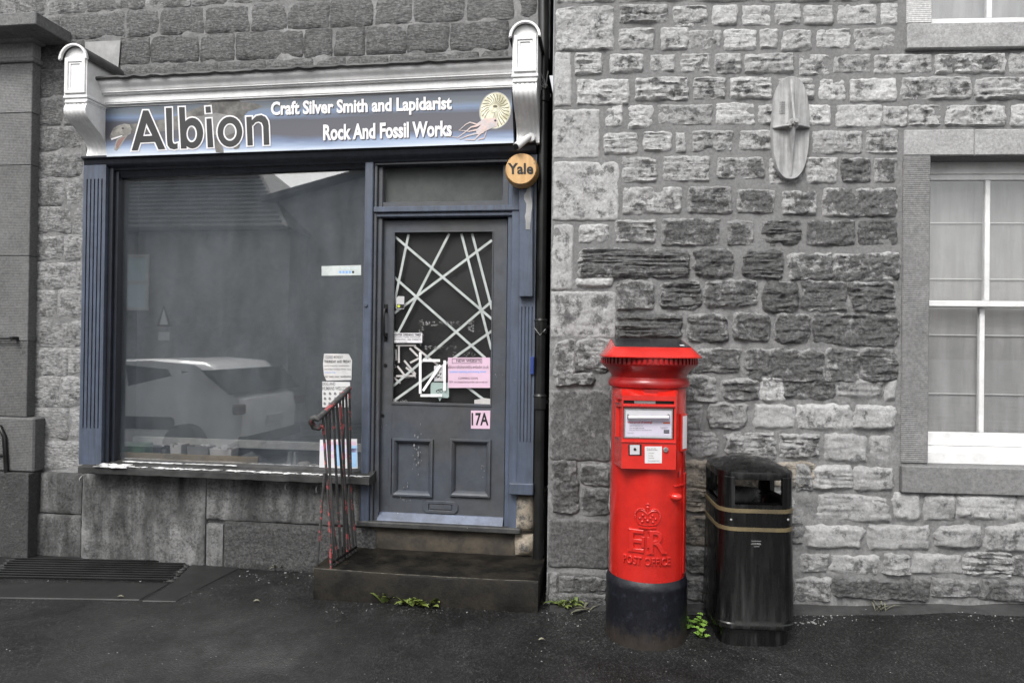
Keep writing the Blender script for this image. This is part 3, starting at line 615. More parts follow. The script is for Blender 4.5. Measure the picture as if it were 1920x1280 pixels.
# boards of the window surround: stepped mouldings
m = MB('L')
xg0, xg1 = L(223, 600, -.03)[0], L(678, 600, -.03)[0]     # glass edges
zg0, zg1 = L(450, 872, -.03)[1], L(450, 314, -.03)[1]
xa = L(194, 600, dP)[0]
m.box(xa + .001, xa + .035, -.1, 0, zpb, zpt - .01).box(xa + .0352, xa + .06, -.075, 0, zpb, zpt - .02).box(xa + .0602, xg0 + .012, -.05, 0, zpb, zpt - .03)
m.build('window_architrave', DB, sf, bevel=.005)
xm0, xm1 = L(680, 600, -.09)[0], L(696, 600, -.09)[0]
zth = L(820, 300, -.06)[1]
m = MB('L'); m.box(xm0, xm1, -.09, .05, L(690, 985, -.09)[1], zth); m.build('post', BP, sf, bevel=.006)
m = MB('L'); xj1 = L(713, 700, -.04)[0]
m.box(xm1 + .001, xm1 + .022, -.07, .05, L(690, 985, -.09)[1], zth - .001).box(xm1 + .0222, xj1, -.045, .05, L(690, 985, -.09)[1], zth - .002)
m.build('door_jamb', DP, sf, bevel=.004)
xd1 = L(949, 700, -.04)[0]
m = MB('L'); m.box(xd1, xd1 + .03, -.045, .05, L(955, 995, -.05)[1], zth - .002).box(xd1 + .0302, xr0 - .001, -.075, .05, L(955, 995, -.05)[1], zth - .001)
m.build('door_jamb', BP, sf, bevel=.004)
# entablature mould under the sign
def sweepx(name, prof, xa, xb, za, zb, mat, parent=sf, bev=.003, smooth=None, jag=0):
    'profile of (depth, height) run from xa to xb; za, zb are the base heights at both ends'
    n = 1 if not jag else 70; loops = []
    for i in range(n + 1):
        t = i / n; j = jag * noise.noise(Vector((t * 40, 1, 2))) if jag else 0
        loops.append([(xa + (xb - xa) * t, y - (abs(j) if jag and k < len(prof) // 2 else 0), za + (zb - za) * t + z + (j * .8 if jag else 0)) for k, (y, z) in enumerate(prof)])
    return MB('L').loft(loops).build(name, mat, parent, bevel=bev if not jag else 0, smooth=smooth)
zs0, zs1 = L(200, 294, -.13)[1], L(963, 267, -.13)[1]
xs0, xs1 = L(150, 300, -.17)[0], L(1004, 280, -.17)[0]
sweepx('sign_moulding', [(0, -.1), (-.09, -.1), (-.095, -.085), (-.12, -.075), (-.135, -.06), (-.14, -.03), (-.165, -.022), (-.165, -.006), (0, -.004)], xs0, xs1, zs0 + .006, zs1 + .006, DB, smooth=30)
sweepx('window_head', [(0, -.04), (-.05, -.04), (-.06, -.02), (-.075, 0), (-.075, .11), (0, .11)], xa + .06, xm0 - .001, L(225, 324, -.05)[1], L(680, 305, -.05)[1], DB)
# fanlight frame and transom
zt0, zt1 = L(830, 406, -.06)[1], L(830, 387, -.06)[1]
xf0, xf1 = xj1, xd1
m = MB('L'); m.box(xm1 + .001, xr0 - .003, -.085, .05, zt0 + .03, zt1).box(xm1 + .002, xr0 - .004, -.065, .05, zt0, zt0 + .0298); m.build('transom', BP, sf, bevel=.006)
zf0, zf1 = L(830, 379, -.01)[1], L(830, 311, -.01)[1]
m = MB('L'); m.ring([(xf0 - .001, zt1 + .001), (xf1 + .001, zt1 + .001), (xf1 + .001, zth - .003), (xf0 - .001, zth - .003)], [(L(716, 350)[0], zf0), (L(944, 350)[0], zf0), (L(944, 350)[0], zf1), (L(716, 350)[0], zf1)], -.035, .03)
m.build('fanlight_frame', DP, sf, bevel=.004)
MB('L').box(L(716, 350)[0] - .01, L(944, 350)[0] + .01, .0, .006, zf0 - .01, zf1 + .01).build('fanlight_pane', M['door_glass'], sf)
MB('L').box(L(716, 350)[0] - .02, L(944, 350)[0] + .02, .02, .03, zf0 - .02, zf1 + .02).build('fanlight_board', M['board_grey'], sf)
sweepx('door_head', [(-.0, 0), (-.078, 0), (-.078, .09), (0, .09)], xm1 + .003, xr0 - .004, L(712, 311, -.06)[1], L(950, 305, -.06)[1], DB)
# shop window
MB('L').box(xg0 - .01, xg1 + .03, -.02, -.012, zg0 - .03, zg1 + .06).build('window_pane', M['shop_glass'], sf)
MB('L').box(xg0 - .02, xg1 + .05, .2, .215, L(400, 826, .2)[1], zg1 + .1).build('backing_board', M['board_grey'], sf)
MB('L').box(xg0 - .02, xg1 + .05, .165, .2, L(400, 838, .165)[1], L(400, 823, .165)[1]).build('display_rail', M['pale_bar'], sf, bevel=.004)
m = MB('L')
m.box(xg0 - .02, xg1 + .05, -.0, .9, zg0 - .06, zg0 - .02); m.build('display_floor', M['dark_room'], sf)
# sill: weathered board with flaking white paint
zsl = L(400, 884, -.19)[1]
m = MB('L'); n = 60; xs_a, xs_b = L(146, 885, -.19)[0], L(692, 900, -.19)[0]; lp = []
for i in range(n + 1):
    t = i / n; x = xs_a + (xs_b - xs_a) * t; j = .004 * noise.noise(Vector((x * 9, 0, 0)))
    lp.append([(x, .0, zsl - .05), (x, -.175 + j, zsl - .052), (x, -.19 + j, zsl - .046 + j), (x, -.19 + j * .5, zsl - .006), (x, -.18, zsl), (x, -.09, zsl + .012), (x, -.088, zsl + .02), (x, -.03, zsl + .028), (x, 0, zsl + .028)])
m.loft(lp); sill = m.build('window_sill', M['flaking'], sf, smooth=35)
def flakes(name, x0, x1, ya, yb, za, zb, n, seed, big=1):
    'curled flakes of white paint lying along the board'
    m = MB('L'); rn = random.Random(seed)
    for _ in range(n):
        x = rn.uniform(x0, x1); t = rn.random(); y = ya + (yb - ya) * t; z = za + (zb - za) * t; a = rn.uniform(.01, .045) * big; b = rn.uniform(.003, .009) * big; th = rn.uniform(-.2, .2)
        P = [(-a, -b), (-a * .3, -b * 1.3), (a, -b * .6), (a * .8, b), (0, b * .7), (-a * .7, b * 1.1)]
        P = [(x + u * math.cos(th) - v * math.sin(th), y + u * math.sin(th) * .4 + v, z + .002 + rn.uniform(0, .006) * big) for u, v in P]
        m.add(P + [(p[0], p[1], p[2] - .0015) for p in P], [(0, 1, 2, 3, 4, 5), (11, 10, 9, 8, 7, 6)] + [(i, (i + 1) % 6, 6 + (i + 1) % 6, 6 + i) for i in range(6)])
    return tag(m.build(name, M['sash_white'], sf), kind='stuff')
flakes('paint_flakes', xs_a + .3, xs_b - .02, -.182, -.155, zsl + .002, zsl + .005, 110, 3)
flakes('paint_flakes', L(235, 862, -.06)[0], L(445, 866, -.06)[0], -.082, -.074, zsl + .022, zsl + .024, 70, 4)
flakes('paint_flakes', L(186, 880, -.19)[0], L(232, 880, -.19)[0], -.2, -.13, zsl - .0, zsl + .012, 60, 5, 1.2)
for (x, y) in ((150, 898), (535, 912), (593, 917)):
    c = L(x, y, -.12); MB('L').tube([(c[0], -.07, c[1] + .02), (c[0], -.1, c[1] + .022), (c[0], -.125, c[1] + .005), (c[0], -.12, c[1] - .02), (c[0], -.1, c[1] - .025)], .004, 6).build('hook', M['zinc'], sf, smooth=60)
# scroll brackets
def console(xc, wd, zt, zb_, zs, d0, d1, n=10):
    'front block from zt (arch spring) to zb_, scroll from zb_ to zs; d0 top projection, d1 foot projection'
    x0, x1 = xc - wd / 2, xc + wd / 2
    m = MB('L'); m.box(x0, x1, d0, 0, zb_, zt)
    arc = [(xc + wd / 2 * math.cos(math.pi * k / 14), zt + wd / 2 * math.sin(math.pi * k / 14)) for k in range(15)]
    m.prism([(x1, zt + .0002)] + arc + [(x0, zt + .0002)], d0 + .001, 0)
    bk = m.build('bracket', WP, sf, bevel=.004)
    # raised border leaving a sunk panel
    b = wd * .2; mm = MB('L')
    mm.ring([(x0 + .008, zb_ + .012), (x1 - .008, zb_ + .012), (x1 - .008, zt + .012), (x0 + .008, zt + .012)], [(x0 + b, zb_ + .035), (x1 - b, zb_ + .035), (x1 - b, zt - .02), (x0 + b, zt - .02)], d0 - .012, d0 + .002)
    mm.ring([(x0 + b + .001, zb_ + .036), (x1 - b - .001, zb_ + .036), (x1 - b - .001, zt - .021), (x0 + b + .001, zt - .021)], [(x0 + b * 1.5, zb_ + .05), (x1 - b * 1.5, zb_ + .05), (x1 - b * 1.5, zt - .034), (x0 + b * 1.5, zt - .034)], d0 - .006, d0 + .002)
    mm.build('panel_border', WP, bk, bevel=.003)
    mm = MB('L')
    mm.box(x0 - .006, x1 + .006, d0 - .004, 0, zb_ - .018, zb_ - .0005).box(x0, x1, d0 + .006, 0, zb_ - .038, zb_ - .0182).box(x0 + .002, x1 - .002, d0 + .0, 0, zb_ - .05, zb_ - .0382)
    mm.build('bracket_neck', WP, bk, bevel=.003)
    # S scroll with fluted face
    zt_ = zb_ - .0502; pts = []
    for k in range(25):
        t = k / 24; s_ = .5 - .5 * math.cos(math.pi * min(1, max(0, (t - .12) / .75)))
        pts.append((d0 + .01 + (d1 - d0 - .01) * s_ - .022 * math.sin(math.pi * t * 2) * (1 if t < .5 else .7), zt_ + (zs - zt_) * t))
    ns = 20; loops = []
    for (y, z) in pts:
        lp = []
        for k in range(ns + 1):
            u = k / ns; fl = .006 * (.5 - .5 * math.cos(u * 5 * 2 * math.pi)) if .06 < u < .94 else 0
            lp.append((x0 + .004 + (wd - .008) * u, y + fl, z))
        lp += [(x1 - .004, 0, z), (x0 + .004, 0, z)]; loops.append(lp)
    MB('L').loft(loops).build('scroll', WP, bk, smooth=50)
    # lead covered arched cap running back to the wall, worn moulding on its front edge
    a2 = [(xc + (wd / 2 + .022) * math.cos(math.pi * k / 14), zt - .012 + (wd / 2 + .026) * math.sin(math.pi * k / 14)) for k in range(15)]
    a1 = [(xc + (wd / 2 + .003) * math.cos(math.pi * k / 14), zt - .012 + (wd / 2 + .004) * math.sin(math.pi * k / 14) + .008) for k in range(15)]
    m = MB('L'); V = [(x, d0 - .012, z) for x, z in a2] + [(x, d0 - .012, z) for x, z in a1] + [(x, 0, z) for x, z in a2] + [(x, 0, z) for x, z in a1]
    F_ = []
    for k in range(14): F_ += [(k, k + 1, 16 + k, 15 + k), (30 + k, 45 + k, 46 + k, 31 + k), (k, 30 + k, 31 + k, k + 1), (15 + k, 16 + k, 46 + k, 45 + k)]
    F_ += [(0, 15, 45, 30), (14, 44, 59, 29)]
    m.add(V, F_).build('lead_cap', M['lead'], bk, smooth=40)
    m = MB('L'); m.ring([(x, z) for x, z in a2] , [(x, z) for x, z in a1], d0 - .032, d0 - .0125)
    m2 = MB('L'); V = [(x, y, z) for y in (d0 - .034, d0 - .0125) for P in (a2, a1) for x, z in P]; F_ = []
    for k in range(14): F_ += [(k, k + 1, 16 + k, 15 + k), (30 + k, 45 + k, 46 + k, 31 + k), (k, 30 + k, 31 + k, k + 1), (15 + k, 16 + k, 46 + k, 45 + k)]
    F_ += [(0, 15, 45, 30), (14, 44, 59, 29)]
    m2.add(V, F_).build('cap_moulding', WP, bk, bevel=.002)
    return bk
D0 = -.36
xl0, xl1 = L(120.5, 150, D0)[0], L(163, 150, D0)[0]
console((xl0 + xl1) / 2, xl1 - xl0, L(141, 112, D0)[1], L(141, 179, D0)[1], L(172, 293, -.15)[1], D0, -.15)
xl0, xl1 = L(961, 110, D0)[0], L(1008, 110, D0)[0]
console((xl0 + xl1) / 2, xl1 - xl0, L(985, 70, D0)[1], L(985, 139, D0)[1], L(985, 268, -.15)[1], D0, -.15)
MB('L').pq([(159, 79), (226, 76), (221, 134), (160, 134)], -.016, -.011).build('flashing', M['zinc'], sf)
# cornice
cx0, cx1 = L(166, 150, -.3)[0], L(960, 110, -.3)[0]
za, zb = L(180, 199, -.2)[1], L(958, 165, -.2)[1]; ta, tb = L(168, 145, -.32)[1], L(958, 103, -.32)[1]; hh = ((ta - za) + (tb - zb)) / 2
pr = [(0, 0), (-.165, 0), (-.165, .008), (-.185, .014), (-.185, .022), (-.19, .024), (-.19, hh * .44)]
pr += [(-.21, hh * .46), (-.21, hh * .5), (-.222, hh * .52), (-.222, hh * .56)]
for k in range(9):
    t = k / 8; pr.append((-.225 - .035 * (t - .11 * math.sin(2 * math.pi * t)), hh * (.58 + .36 * t)))
pr += [(-.264, hh * .945), (-.264, hh), (0, hh + .06)]
sweepx('cornice', pr, cx0, cx1, za, zb, WP, bev=0, smooth=38)
sweepx('lead_edge', [(-.27, hh - .008), (-.28, hh + .004), (-.274, hh + .018), (-.2, hh + .04), (0, hh + .075), (0, hh + .05), (-.2, hh + .028), (-.264, hh + .002)], cx0 - .01, cx1 + .005, za, zb, M['lead'], jag=.014, smooth=50)
# ------------------------------------------------------------------ door
dd = -.005
xl, xr = L(713, 700, dd)[0], L(949, 700, dd)[0]; zt, zb = L(830, 411, dd)[1], L(830, 972, dd)[1]
gx0, gx1 = L(737, 600, dd)[0], L(923, 600, dd)[0]; gz1, gz0 = L(830, 434, dd)[1], L(830, 757, dd)[1]
m = MB('L'); z_r = L(830, 815, dd)[1]
p1 = [L(738, 822, dd), L(810, 930, dd)]; p2 = [L(846, 823, dd), L(918, 931, dd)]
m.box(xl + .004, gx0, dd, .04, zb + .02, zt - .004).box(gx1, xr - .004, dd, .04, zb + .02, zt - .004).box(gx0, gx1, dd + .001, .04, gz1, zt - .004).box(gx0, gx1, dd + .001, .04, p1[0][1], gz0)
m.box(gx0, gx1, dd + .001, .04, zb + .02, p1[1][1]).box(p1[1][0], p2[0][0], dd + .0005, .04, p1[1][1], p1[0][1]).box(gx0, gx1, .012, .03, p1[1][1], p1[0][1])
door = m.build('door', DP, sf)
for a, b in (p1, p2):
    x0, x1, z1, z0 = a[0], b[0], a[1], b[1]
    m = MB('L'); V = []; 
    for ins, y in ((-.006, dd - .001), (-.004, dd - .018), (.008, dd - .02), (.018, dd - .012), (.03, dd + .006), (.032, .013)):
        V.append([(x0 + ins, y, z0 + ins), (x1 - ins, y, z0 + ins), (x1 - ins, y, z1 - ins), (x0 + ins, y, z1 - ins)])
    m.loft(V, caps=False).build('panel_moulding', DP, door, smooth=25)
MB('L').ring([(gx0 - .004, gz0 - .012), (gx1 + .004, gz0 - .012), (gx1 + .004, gz1 + .004), (gx0 - .004, gz1 + .004)], [(gx0 + .006, gz0 + .006), (gx1 - .006, gz0 + .006), (gx1 - .006, gz1 - .006), (gx0 + .006, gz1 - .006)], dd - .006, dd + .012).build('glazing_bead', DP, door, bevel=.002)
MB('L').box(gx0, gx1, .014, .018, gz0, gz1).build('door_pane', M['door_glass'], door)
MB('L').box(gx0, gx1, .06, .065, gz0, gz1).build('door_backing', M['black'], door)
zw = L(830, 973, -.04)[1]
MB('L').loft([[(x, .0, zw - .035), (x, -.06, zw - .035), (x, -.06, zw - .02), (x, -.012, zw + .025), (x, 0, zw + .025)] for x in (xl + .006, xr - .003)]).build('weather_bar', paint('bar_paint', srgb(110, 120, 140), srgb(90, 96, 110), .45, .13, srgb(190), .3, .2), door, bevel=.003)
c = L(826, 950, dd); m = MB('L'); o8 = [(-.125, -.02), (-.1, -.043), (.1, -.043), (.125, -.02), (.125, .02), (.1, .043), (-.1, .043), (-.125, .02)]; i8 = [(-.085, -.018), (-.08, -.022), (.08, -.022), (.085, -.018), (.085, .018), (.08, .022), (-.08, .022), (-.085, .018)]
m.ring([(c[0] + x, c[1] + z) for x, z in o8], [(c[0] + x, c[1] + z) for x, z in i8], dd - .01, dd + .001); m.box(c[0] - .078, c[0] + .078, dd - .006, dd - .002, c[1] - .017, c[1] + .017)
m.build('letter_slot', DP, door, bevel=.002)
a, b = L(722, 578, -.03), L(722, 632, -.03)
m = MB('L'); m.tube([(a[0], dd, a[1]), (a[0], -.045, a[1] - .01), (a[0], -.052, a[1] - .04), (b[0], -.052, b[1] + .04), (b[0], -.045, b[1] + .01), (b[0], dd, b[1])], .008, 8)
m.box(a[0] - .013, a[0] + .013, dd - .004, dd, a[1] - .03, a[1] + .03).box(a[0] - .013, a[0] + .013, dd - .004, dd, b[1] - .03, b[1] + .03)
m.build('pull_handle', M['black_iron'], door, smooth=50)
for x, y, r in ((714, 779, .012), (719, 685, .014)):
    c = L(x + 4, y, dd); MB('L').tube([(c[0], dd - .004, c[1]), (c[0], dd + .002, c[1])], r, 12).build('keyhole', M['black_iron'], door)
MB('L').rect(706, 665, 710, 960, -.05, -.044).build('weather_strip', DP, door)
MB('L').rect(712, 858, 728, 902, dd - .003, dd).build('lock_plate', DP, door)
MB('L').box(xm0 - .02, xr0 + .03, -.1, .06, L(830, 995, -.1)[1], L(830, 984, -.1)[1]).build('door_sill', M['lead'], sf, bevel=.008)
c = L(686, 572, -.09); MB('L').tube([(c[0], -.1, c[1]), (c[0], -.09, c[1])], .014, 14).build('bell_push', BP, sf, bevel=.002)
# blue cover board on the right pilaster, with flaking top
MB('L').rect(973, 350, 999, 556, -.15, -.1).build('cover_board', BP, sf, bevel=.004)
m = MB('L'); rn = random.Random(2); e = [L(985 + rn.uniform(-3, 3), 350 + 8 * k, -.152) for k in range(11)]; f_ = [L(996 + rn.uniform(-2, 2), 350 + 8 * k, -.152) for k in range(11)]
m.prism(e + f_[::-1], -.1525, -.15).build('bare_patch', M['zinc'], sf)
# tape on the door glass
DG = {'L': ((830, 438), (924, 560))}
def strip(px, d, wd, mat, name='tape_strip'):
    a, b = L(*px[0], d), L(*px[1], d); dx, dz = b[0] - a[0], b[1] - a[1]; ln = math.hypot(dx, dz); nx_, nz_ = -dz / ln * wd / 2, dx / ln * wd / 2
    MB('L').prism([(a[0] + nx_, a[1] + nz_), (b[0] + nx_, b[1] + nz_), (b[0] - nx_, b[1] - nz_), (a[0] - nx_, a[1] - nz_)], d, d + .0006).build(name, M[mat], door)
q5 = lambda x, y: (480 + x / 3.2, 380 + y / 3.2)
q3 = lambda x, y: (720 + x * 220 / 1280, 600 + y * 220 / 1280)
dt = .0195
tl = [((830, 200), (1418, 700)), ((915, 190), (822, 640)), ((1160, 185), (850, 785)), ((822, 440), (1375, 930)), ((1416, 225), (822, 668)), ((1232, 185), (1412, 880)), ((1296, 185), (1416, 640)), ((1416, 590), (822, 1100)), ((1416, 768), (830, 1185)), ((1260, 1100), (1400, 1205)), ((822, 770), (850, 785))]
for k, (a, b) in enumerate(tl): strip((q5(*a), q5(*b)), dt + .0009 * k, .017, 'tape')
sh = [((395, 350), (395, 800)), ((425, 438), (610, 440)), ((615, 490), (425, 770)), ((662, 440), (660, 770)), ((398, 822), (634, 820))]
for k, (a, b) in enumerate(sh): strip((q3(*a), q3(*b)), .0125 - .0008 * k, .018, 'white_tape')
sh = [((130, 275), (350, 275)), ((162, 275), (162, 465)), ((330, 285), (590, 490)), ((280, 305), (370, 395)), ((285, 465), (400, 405)), ((220, 440), (345, 590)), ((145, 500), (225, 600)), ((130, 610), (345, 605)), ((240, 515), (340, 600)), ((110, 625), (180, 690)), ((130, 320), (135, 440))]
for k, (a, b) in enumerate(sh): strip((q3(*a), q3(*b)), .0300 + .0008 * k, .014, 'old_paper')
m = MB('L'); rn = random.Random(9)
def specks(x0, y0, x1, y1, n, s_):
    for _ in range(n):
        c = L(*q3(rn.uniform(x0, x1), rn.uniform(y0, y1)), .0185); a, b = rn.uniform(.2, 1) * s_, rn.uniform(.2, .6) * s_
        m.prism([(c[0] - a, c[1] - b * .6), (c[0] + a * .7, c[1] - b), (c[0] + a, c[1] + b * .5), (c[0] - a * .4, c[1] + b)], .0184, .0188)
specks(455, 15, 850, 60, 60, .008); specks(915, 0, 980, 125, 45, .007); specks(380, 0, 435, 290, 70, .005); specks(440, 280, 790, 320, 36, .007); specks(750, 350, 1000, 400, 26, .006); specks(110, 870, 260, 890, 20, .007); specks(100, 300, 130, 520, 24, .005); specks(150, 600, 350, 640, 20, .005); specks(450, 100, 1100, 420, 40, .003)
tag(m.build('glue_residue', M['residue'], door), kind='stuff')
m = MB('L')
m.prism([L(*q3(x, y), .021) for x, y in ((95, 850), (140, 890), (400, 895), (640, 905), (660, 920), (95, 915))], .021, .023); m.prism([L(*q3(x, y), .021) for x, y in ((985, 870), (1100, 850), (1165, 860), (1165, 918), (985, 918))], .021, .023)
m.build('glass_edge_dirt', M['old_paper'], door)

# white paint splashes and scrapes on the door
m = MB('L'); rn = random.Random(31)
for x, y, n, s_ in ((782, 818, 9, .008), (781, 848, 12, .01), (780, 878, 4, .006), (757, 935, 8, .007), (765, 922, 4, .01), (800, 965, 4, .006), (828, 974, 3, .012), (720, 790, 5, .004), (905, 880, 5, .004), (935, 700, 4, .004), (850, 1, 0, 0)):
    for _ in range(n):
        c = L(x + rn.gauss(0, 4), y + rn.gauss(0, 9), dd - .001); a, b = s_ * rn.uniform(.2, .7), s_ * rn.uniform(.3, 1.2)
        m.prism([(c[0] - a, c[1] - b * .4), (c[0] + a * .3, c[1] - b), (c[0] + a, c[1] + b * .3), (c[0] - a * .2, c[1] + b)], dd - .0012, dd + .001)
tag(m.build('paint_splashes', M['residue'], door), kind='stuff')
# ------------------------------------------------------------------ neighbouring stone doorcase at the far left
dc = thing('stone_doorcase', W('L', (-4.1, -.05, .15)), 'weathered tooled stone doorcase pilaster with projecting cap at far left edge', 'doorcase')
def dblock(name, x1, z0, z1, d, mat, tone, soot, bev=.004, x0=-4.75, par=dc):
    o = MB('L').box(x0, x1, d, 0, z0, z1).build(name, mat, par, bevel=bev); o.color = (tone, soot, 0, 0); return o
zc = [L(58, y, -.08)[1] for y in (115, 211, 309, 480, 640, 782)]; xsft = L(56, 400, -.08)[0]
for k in range(5): dblock('shaft_block', xsft, zc[k + 1] + .0015, zc[k] - .0015, -.08, M['tooled'], (.16, .135, .12, .12, .09)[k], .22 + .06 * k)
dblock('plinth', L(57, 800, -.11)[0] + .03, L(50, 885, -.11)[1], zc[5] - .002, -.11, M['tooled'], .11, .35, .012)
dblock('plinth_base', L(57, 800, -.11)[0] + .02, -.05, L(50, 886, -.11)[1], -.14, M['rock'], .05, .6)
dblock('necking', xsft + .022, L(60, 115, -.1)[1] + .001, L(60, 105, -.1)[1], -.105, M['smooth'], .18, .4, .008)
dblock('frieze', xsft + .002, L(60, 105, -.1)[1] + .001, L(60, 73, -.1)[1], -.085, M['smooth'], .28, .25)
zq = [L(60, y, -.15)[1] for y in (73, 62, 45)]
dblock('bed_mould', xsft + .05, zq[0] + .001, zq[1], -.14, M['smooth'], .18, .4, .012); dblock('bed_mould', xsft + .09, zq[1] + .001, zq[2], -.2, M['smooth'], .16, .45, .02)
dblock('cap_slab', L(67, 40, -.33)[0], L(60, 46, -.33)[1], L(60, 22, -.33)[1], -.33, M['smooth'], .13, .5, .006)
ir = thing('iron_bracket', W('L', (-3.9, -.1, 1.6)), 'short black iron bar sticking out of the left stone pilaster', 'iron bar')
c0, c1 = L(-20, 634, -.12), L(24, 634, -.12)
MB('L').tube([(c0[0], -.12, c0[1]), (c1[0], -.12, c1[1])], .009, 8).build('bar', M['black_iron'], ir, smooth=50); MB('L').tube([(c1[0], -.07, c1[1]), (c1[0], -.14, c1[1])], .016, 8).build('knuckle', M['black_iron'], ir, bevel=.004)
hr = thing('area_railing', W('L', (-4.1, -.125, .75)), 'black iron hooped railing end cut off by the left picture edge', 'railing')
pts = [(-60, 792), (-20, 793), (0, 800), (8, 818), (10, 850), (12, 886)]
MB('L').tube([(L(x, y, -.125)[0], -.125, L(x, y, -.125)[1]) for x, y in pts], .016, 8).build('hoop', M['black_iron'], hr, smooth=60)
MB('L').tube([(L(-60, 852, -.125)[0], -.125, L(0, 852, -.125)[1]), (L(10, 852, -.125)[0], -.125, L(0, 852, -.125)[1])], .009, 8).build('cross_bar', M['black_iron'], hr)
# ------------------------------------------------------------------ shop sign
DS = -.17
sg = thing('shop_sign', W('L', (-1.7, DS, 2.94)), 'long printed fascia sign reading Albion with a plesiosaur and a shelled squid', 'sign')
MB('L').pq([(194, 204), (959, 165), (963, 268), (200, 294)], DS, -.05).build('board', M['sign_print'], sg)
qs = lambda x, y: (190 + x * .171875, 160 + y * .171875)
def art(name, pts, mat, k, f=qs, par=sg): return MB('L').pq([f(x, y) for x, y in pts], DS - .0008 * k, DS - .0008 * k + .0006).build(name, mat, par)
def ell(cx, cy, rx, ry, a0=0, a1=360, n=24, rot=0):
    r = rad(rot); o = []
    for k in range(n + 1):
        t = rad(a0 + (a1 - a0) * k / n); u, v = rx * math.cos(t), ry * math.sin(t); o.append((cx + u * math.cos(r) - v * math.sin(r), cy + u * math.sin(r) + v * math.cos(r)))
    return o[:-1] if a1 - a0 == 360 else o
art('creature_body', [(310, 430), (420, 410), (600, 385), (720, 370), (850, 320), (980, 275), (1110, 222), (1200, 180), (1300, 165), (1490, 158), (1530, 185), (1640, 190), (1700, 205), (1768, 232), (1690, 262), (1600, 285), (1560, 330), (1525, 400), (1490, 520), (1420, 575), (1330, 580), (1250, 560), (1150, 520), (1000, 490), (800, 488), (640, 505), (480, 520), (330, 520)], M['dino'], 1)
art('creature_belly', [(850, 360), (1000, 340), (1150, 330), (1250, 300), (1400, 330), (1480, 420), (1450, 520), (1350, 560), (1250, 545), (1120, 500), (980, 470), (860, 460)], M['dino_pale'], 2)
art('creature_head', [(90, 560), (130, 470), (180, 440), (250, 420), (310, 430), (330, 480), (320, 530), (280, 550), (230, 545), (170, 570), (105, 590)], paint('dino_head', srgb(156, 154, 148), srgb(116, 114, 110), .5, .04, srgb(60), .3, 0, scale=16), 2)
art('creature_jaw', [(150, 640), (170, 590), (230, 552), (290, 545), (250, 600), (200, 680), (165, 718), (140, 705)], M['dino_pale'], 1.5)
art('creature_mouth', [(160, 650), (180, 600), (225, 570), (262, 560), (225, 615), (185, 680), (165, 695)], M['mouth'], 2.2)
art('creature_teeth', [(105, 580), (170, 562), (230, 545), (225, 556), (170, 578), (110, 600)], M['letter_white'], 3)
art('creature_eye', ell(235, 470, 14, 9), M['letter_shadow'], 3); art('creature_flipper', [(1235, 575), (1290, 570), (1330, 690), (1335, 735), (1250, 733), (1232, 650)], M['dino'], 1.2)
art('creature_flipper', [(1395, 560), (1440, 545), (1515, 650), (1500, 690), (1465, 700), (1440, 690)], M['dino'], 1.3)
def grow(P, k):
    'push an outline outwards by k'
    n = len(P); ar = sum(P[i][0] * P[(i + 1) % n][1] - P[(i + 1) % n][0] * P[i][1] for i in range(n)); s_ = 1 if ar > 0 else -1; o = []
    for i in range(n):
        a, b, c = Vector(P[i - 1]), Vector(P[i]), Vector(P[(i + 1) % n]); e, f = (b - a).normalized(), (c - b).normalized()
        n1, n2 = Vector((e.y, -e.x)) * s_, Vector((f.y, -f.x)) * s_; mm = (n1 + n2); q = mm / max(.5, mm.dot(n1)) if mm.length > .1 else n1
        o.append((b.x + q.x * k, b.y + q.y * k))
    return o
GL = [('A', [(330, 712), (455, 275), (512, 275), (698, 697), (622, 700), (585, 618), (425, 625), (398, 710)], [(455, 555), (490, 415), (555, 550)]),
      ('l', [(702, 248), (768, 245), (774, 600), (784, 634), (805, 640), (832, 630), (832, 690), (795, 700), (748, 690), (722, 655), (716, 600)], None),
      ('b', ell(992, 522, 118, 168), ell(985, 530, 58, 92)), ('b', [(845, 240), (908, 238), (930, 690), (868, 692)], None),
      ('i', [(1135, 235), (1190, 231), (1196, 298), (1140, 303)], None), ('i', [(1145, 365), (1200, 362), (1222, 675), (1160, 678)], None),
      ('o', ell(1402, 508, 135, 166), ell(1402, 510, 74, 96)),
      ('n', [(1580, 345), (1640, 342), (1652, 655), (1595, 658)], None),
      ('n', [(1638, 385), (1690, 335), (1745, 325), (1790, 345), (1818, 390), (1826, 440), (1832, 648), (1772, 652), (1765, 450), (1750, 410), (1715, 395), (1680, 405), (1648, 445)], None)]
def glyph(P, H, k, mat, nm, d=0):
    m = MB('L'); y0 = DS - .0008 * k - d; f = lambda P: [L(*qs(*p), y0) for p in P]
    if H is None: m.prism(f(P), y0, y0 + .0007)
    elif len(H) == len(P): m.ring(f(P), f(H), y0, y0 + .0007)
    else:                                                   # the A: legs, top and bar
        (a, b, c, dd_, e, ff, g_, h) = P; (i, j, k_) = H
        for q in ([a, b, j, i, g_, h], [b, c, j], [c, dd_, e, ff, k_, j], [i, k_, ff, g_]): m.prism(f(q), y0, y0 + .0007)
    return m.build(nm, mat, sg)
for k, (ch, P, H) in enumerate(GL):
    if ch == 'A':
        gp = grow(P, 15); glyph(gp, [(472, 540), (490, 460), (535, 537)], 4, M['letter_white'], 'letter_outline')
    else: glyph(grow(P, 15), grow(H, -16) if H else None, 4 + .12 * k, M['letter_white'], 'letter_outline')
    glyph(P, H, 6 + .1 * k, M['letter_dark'], 'letter')
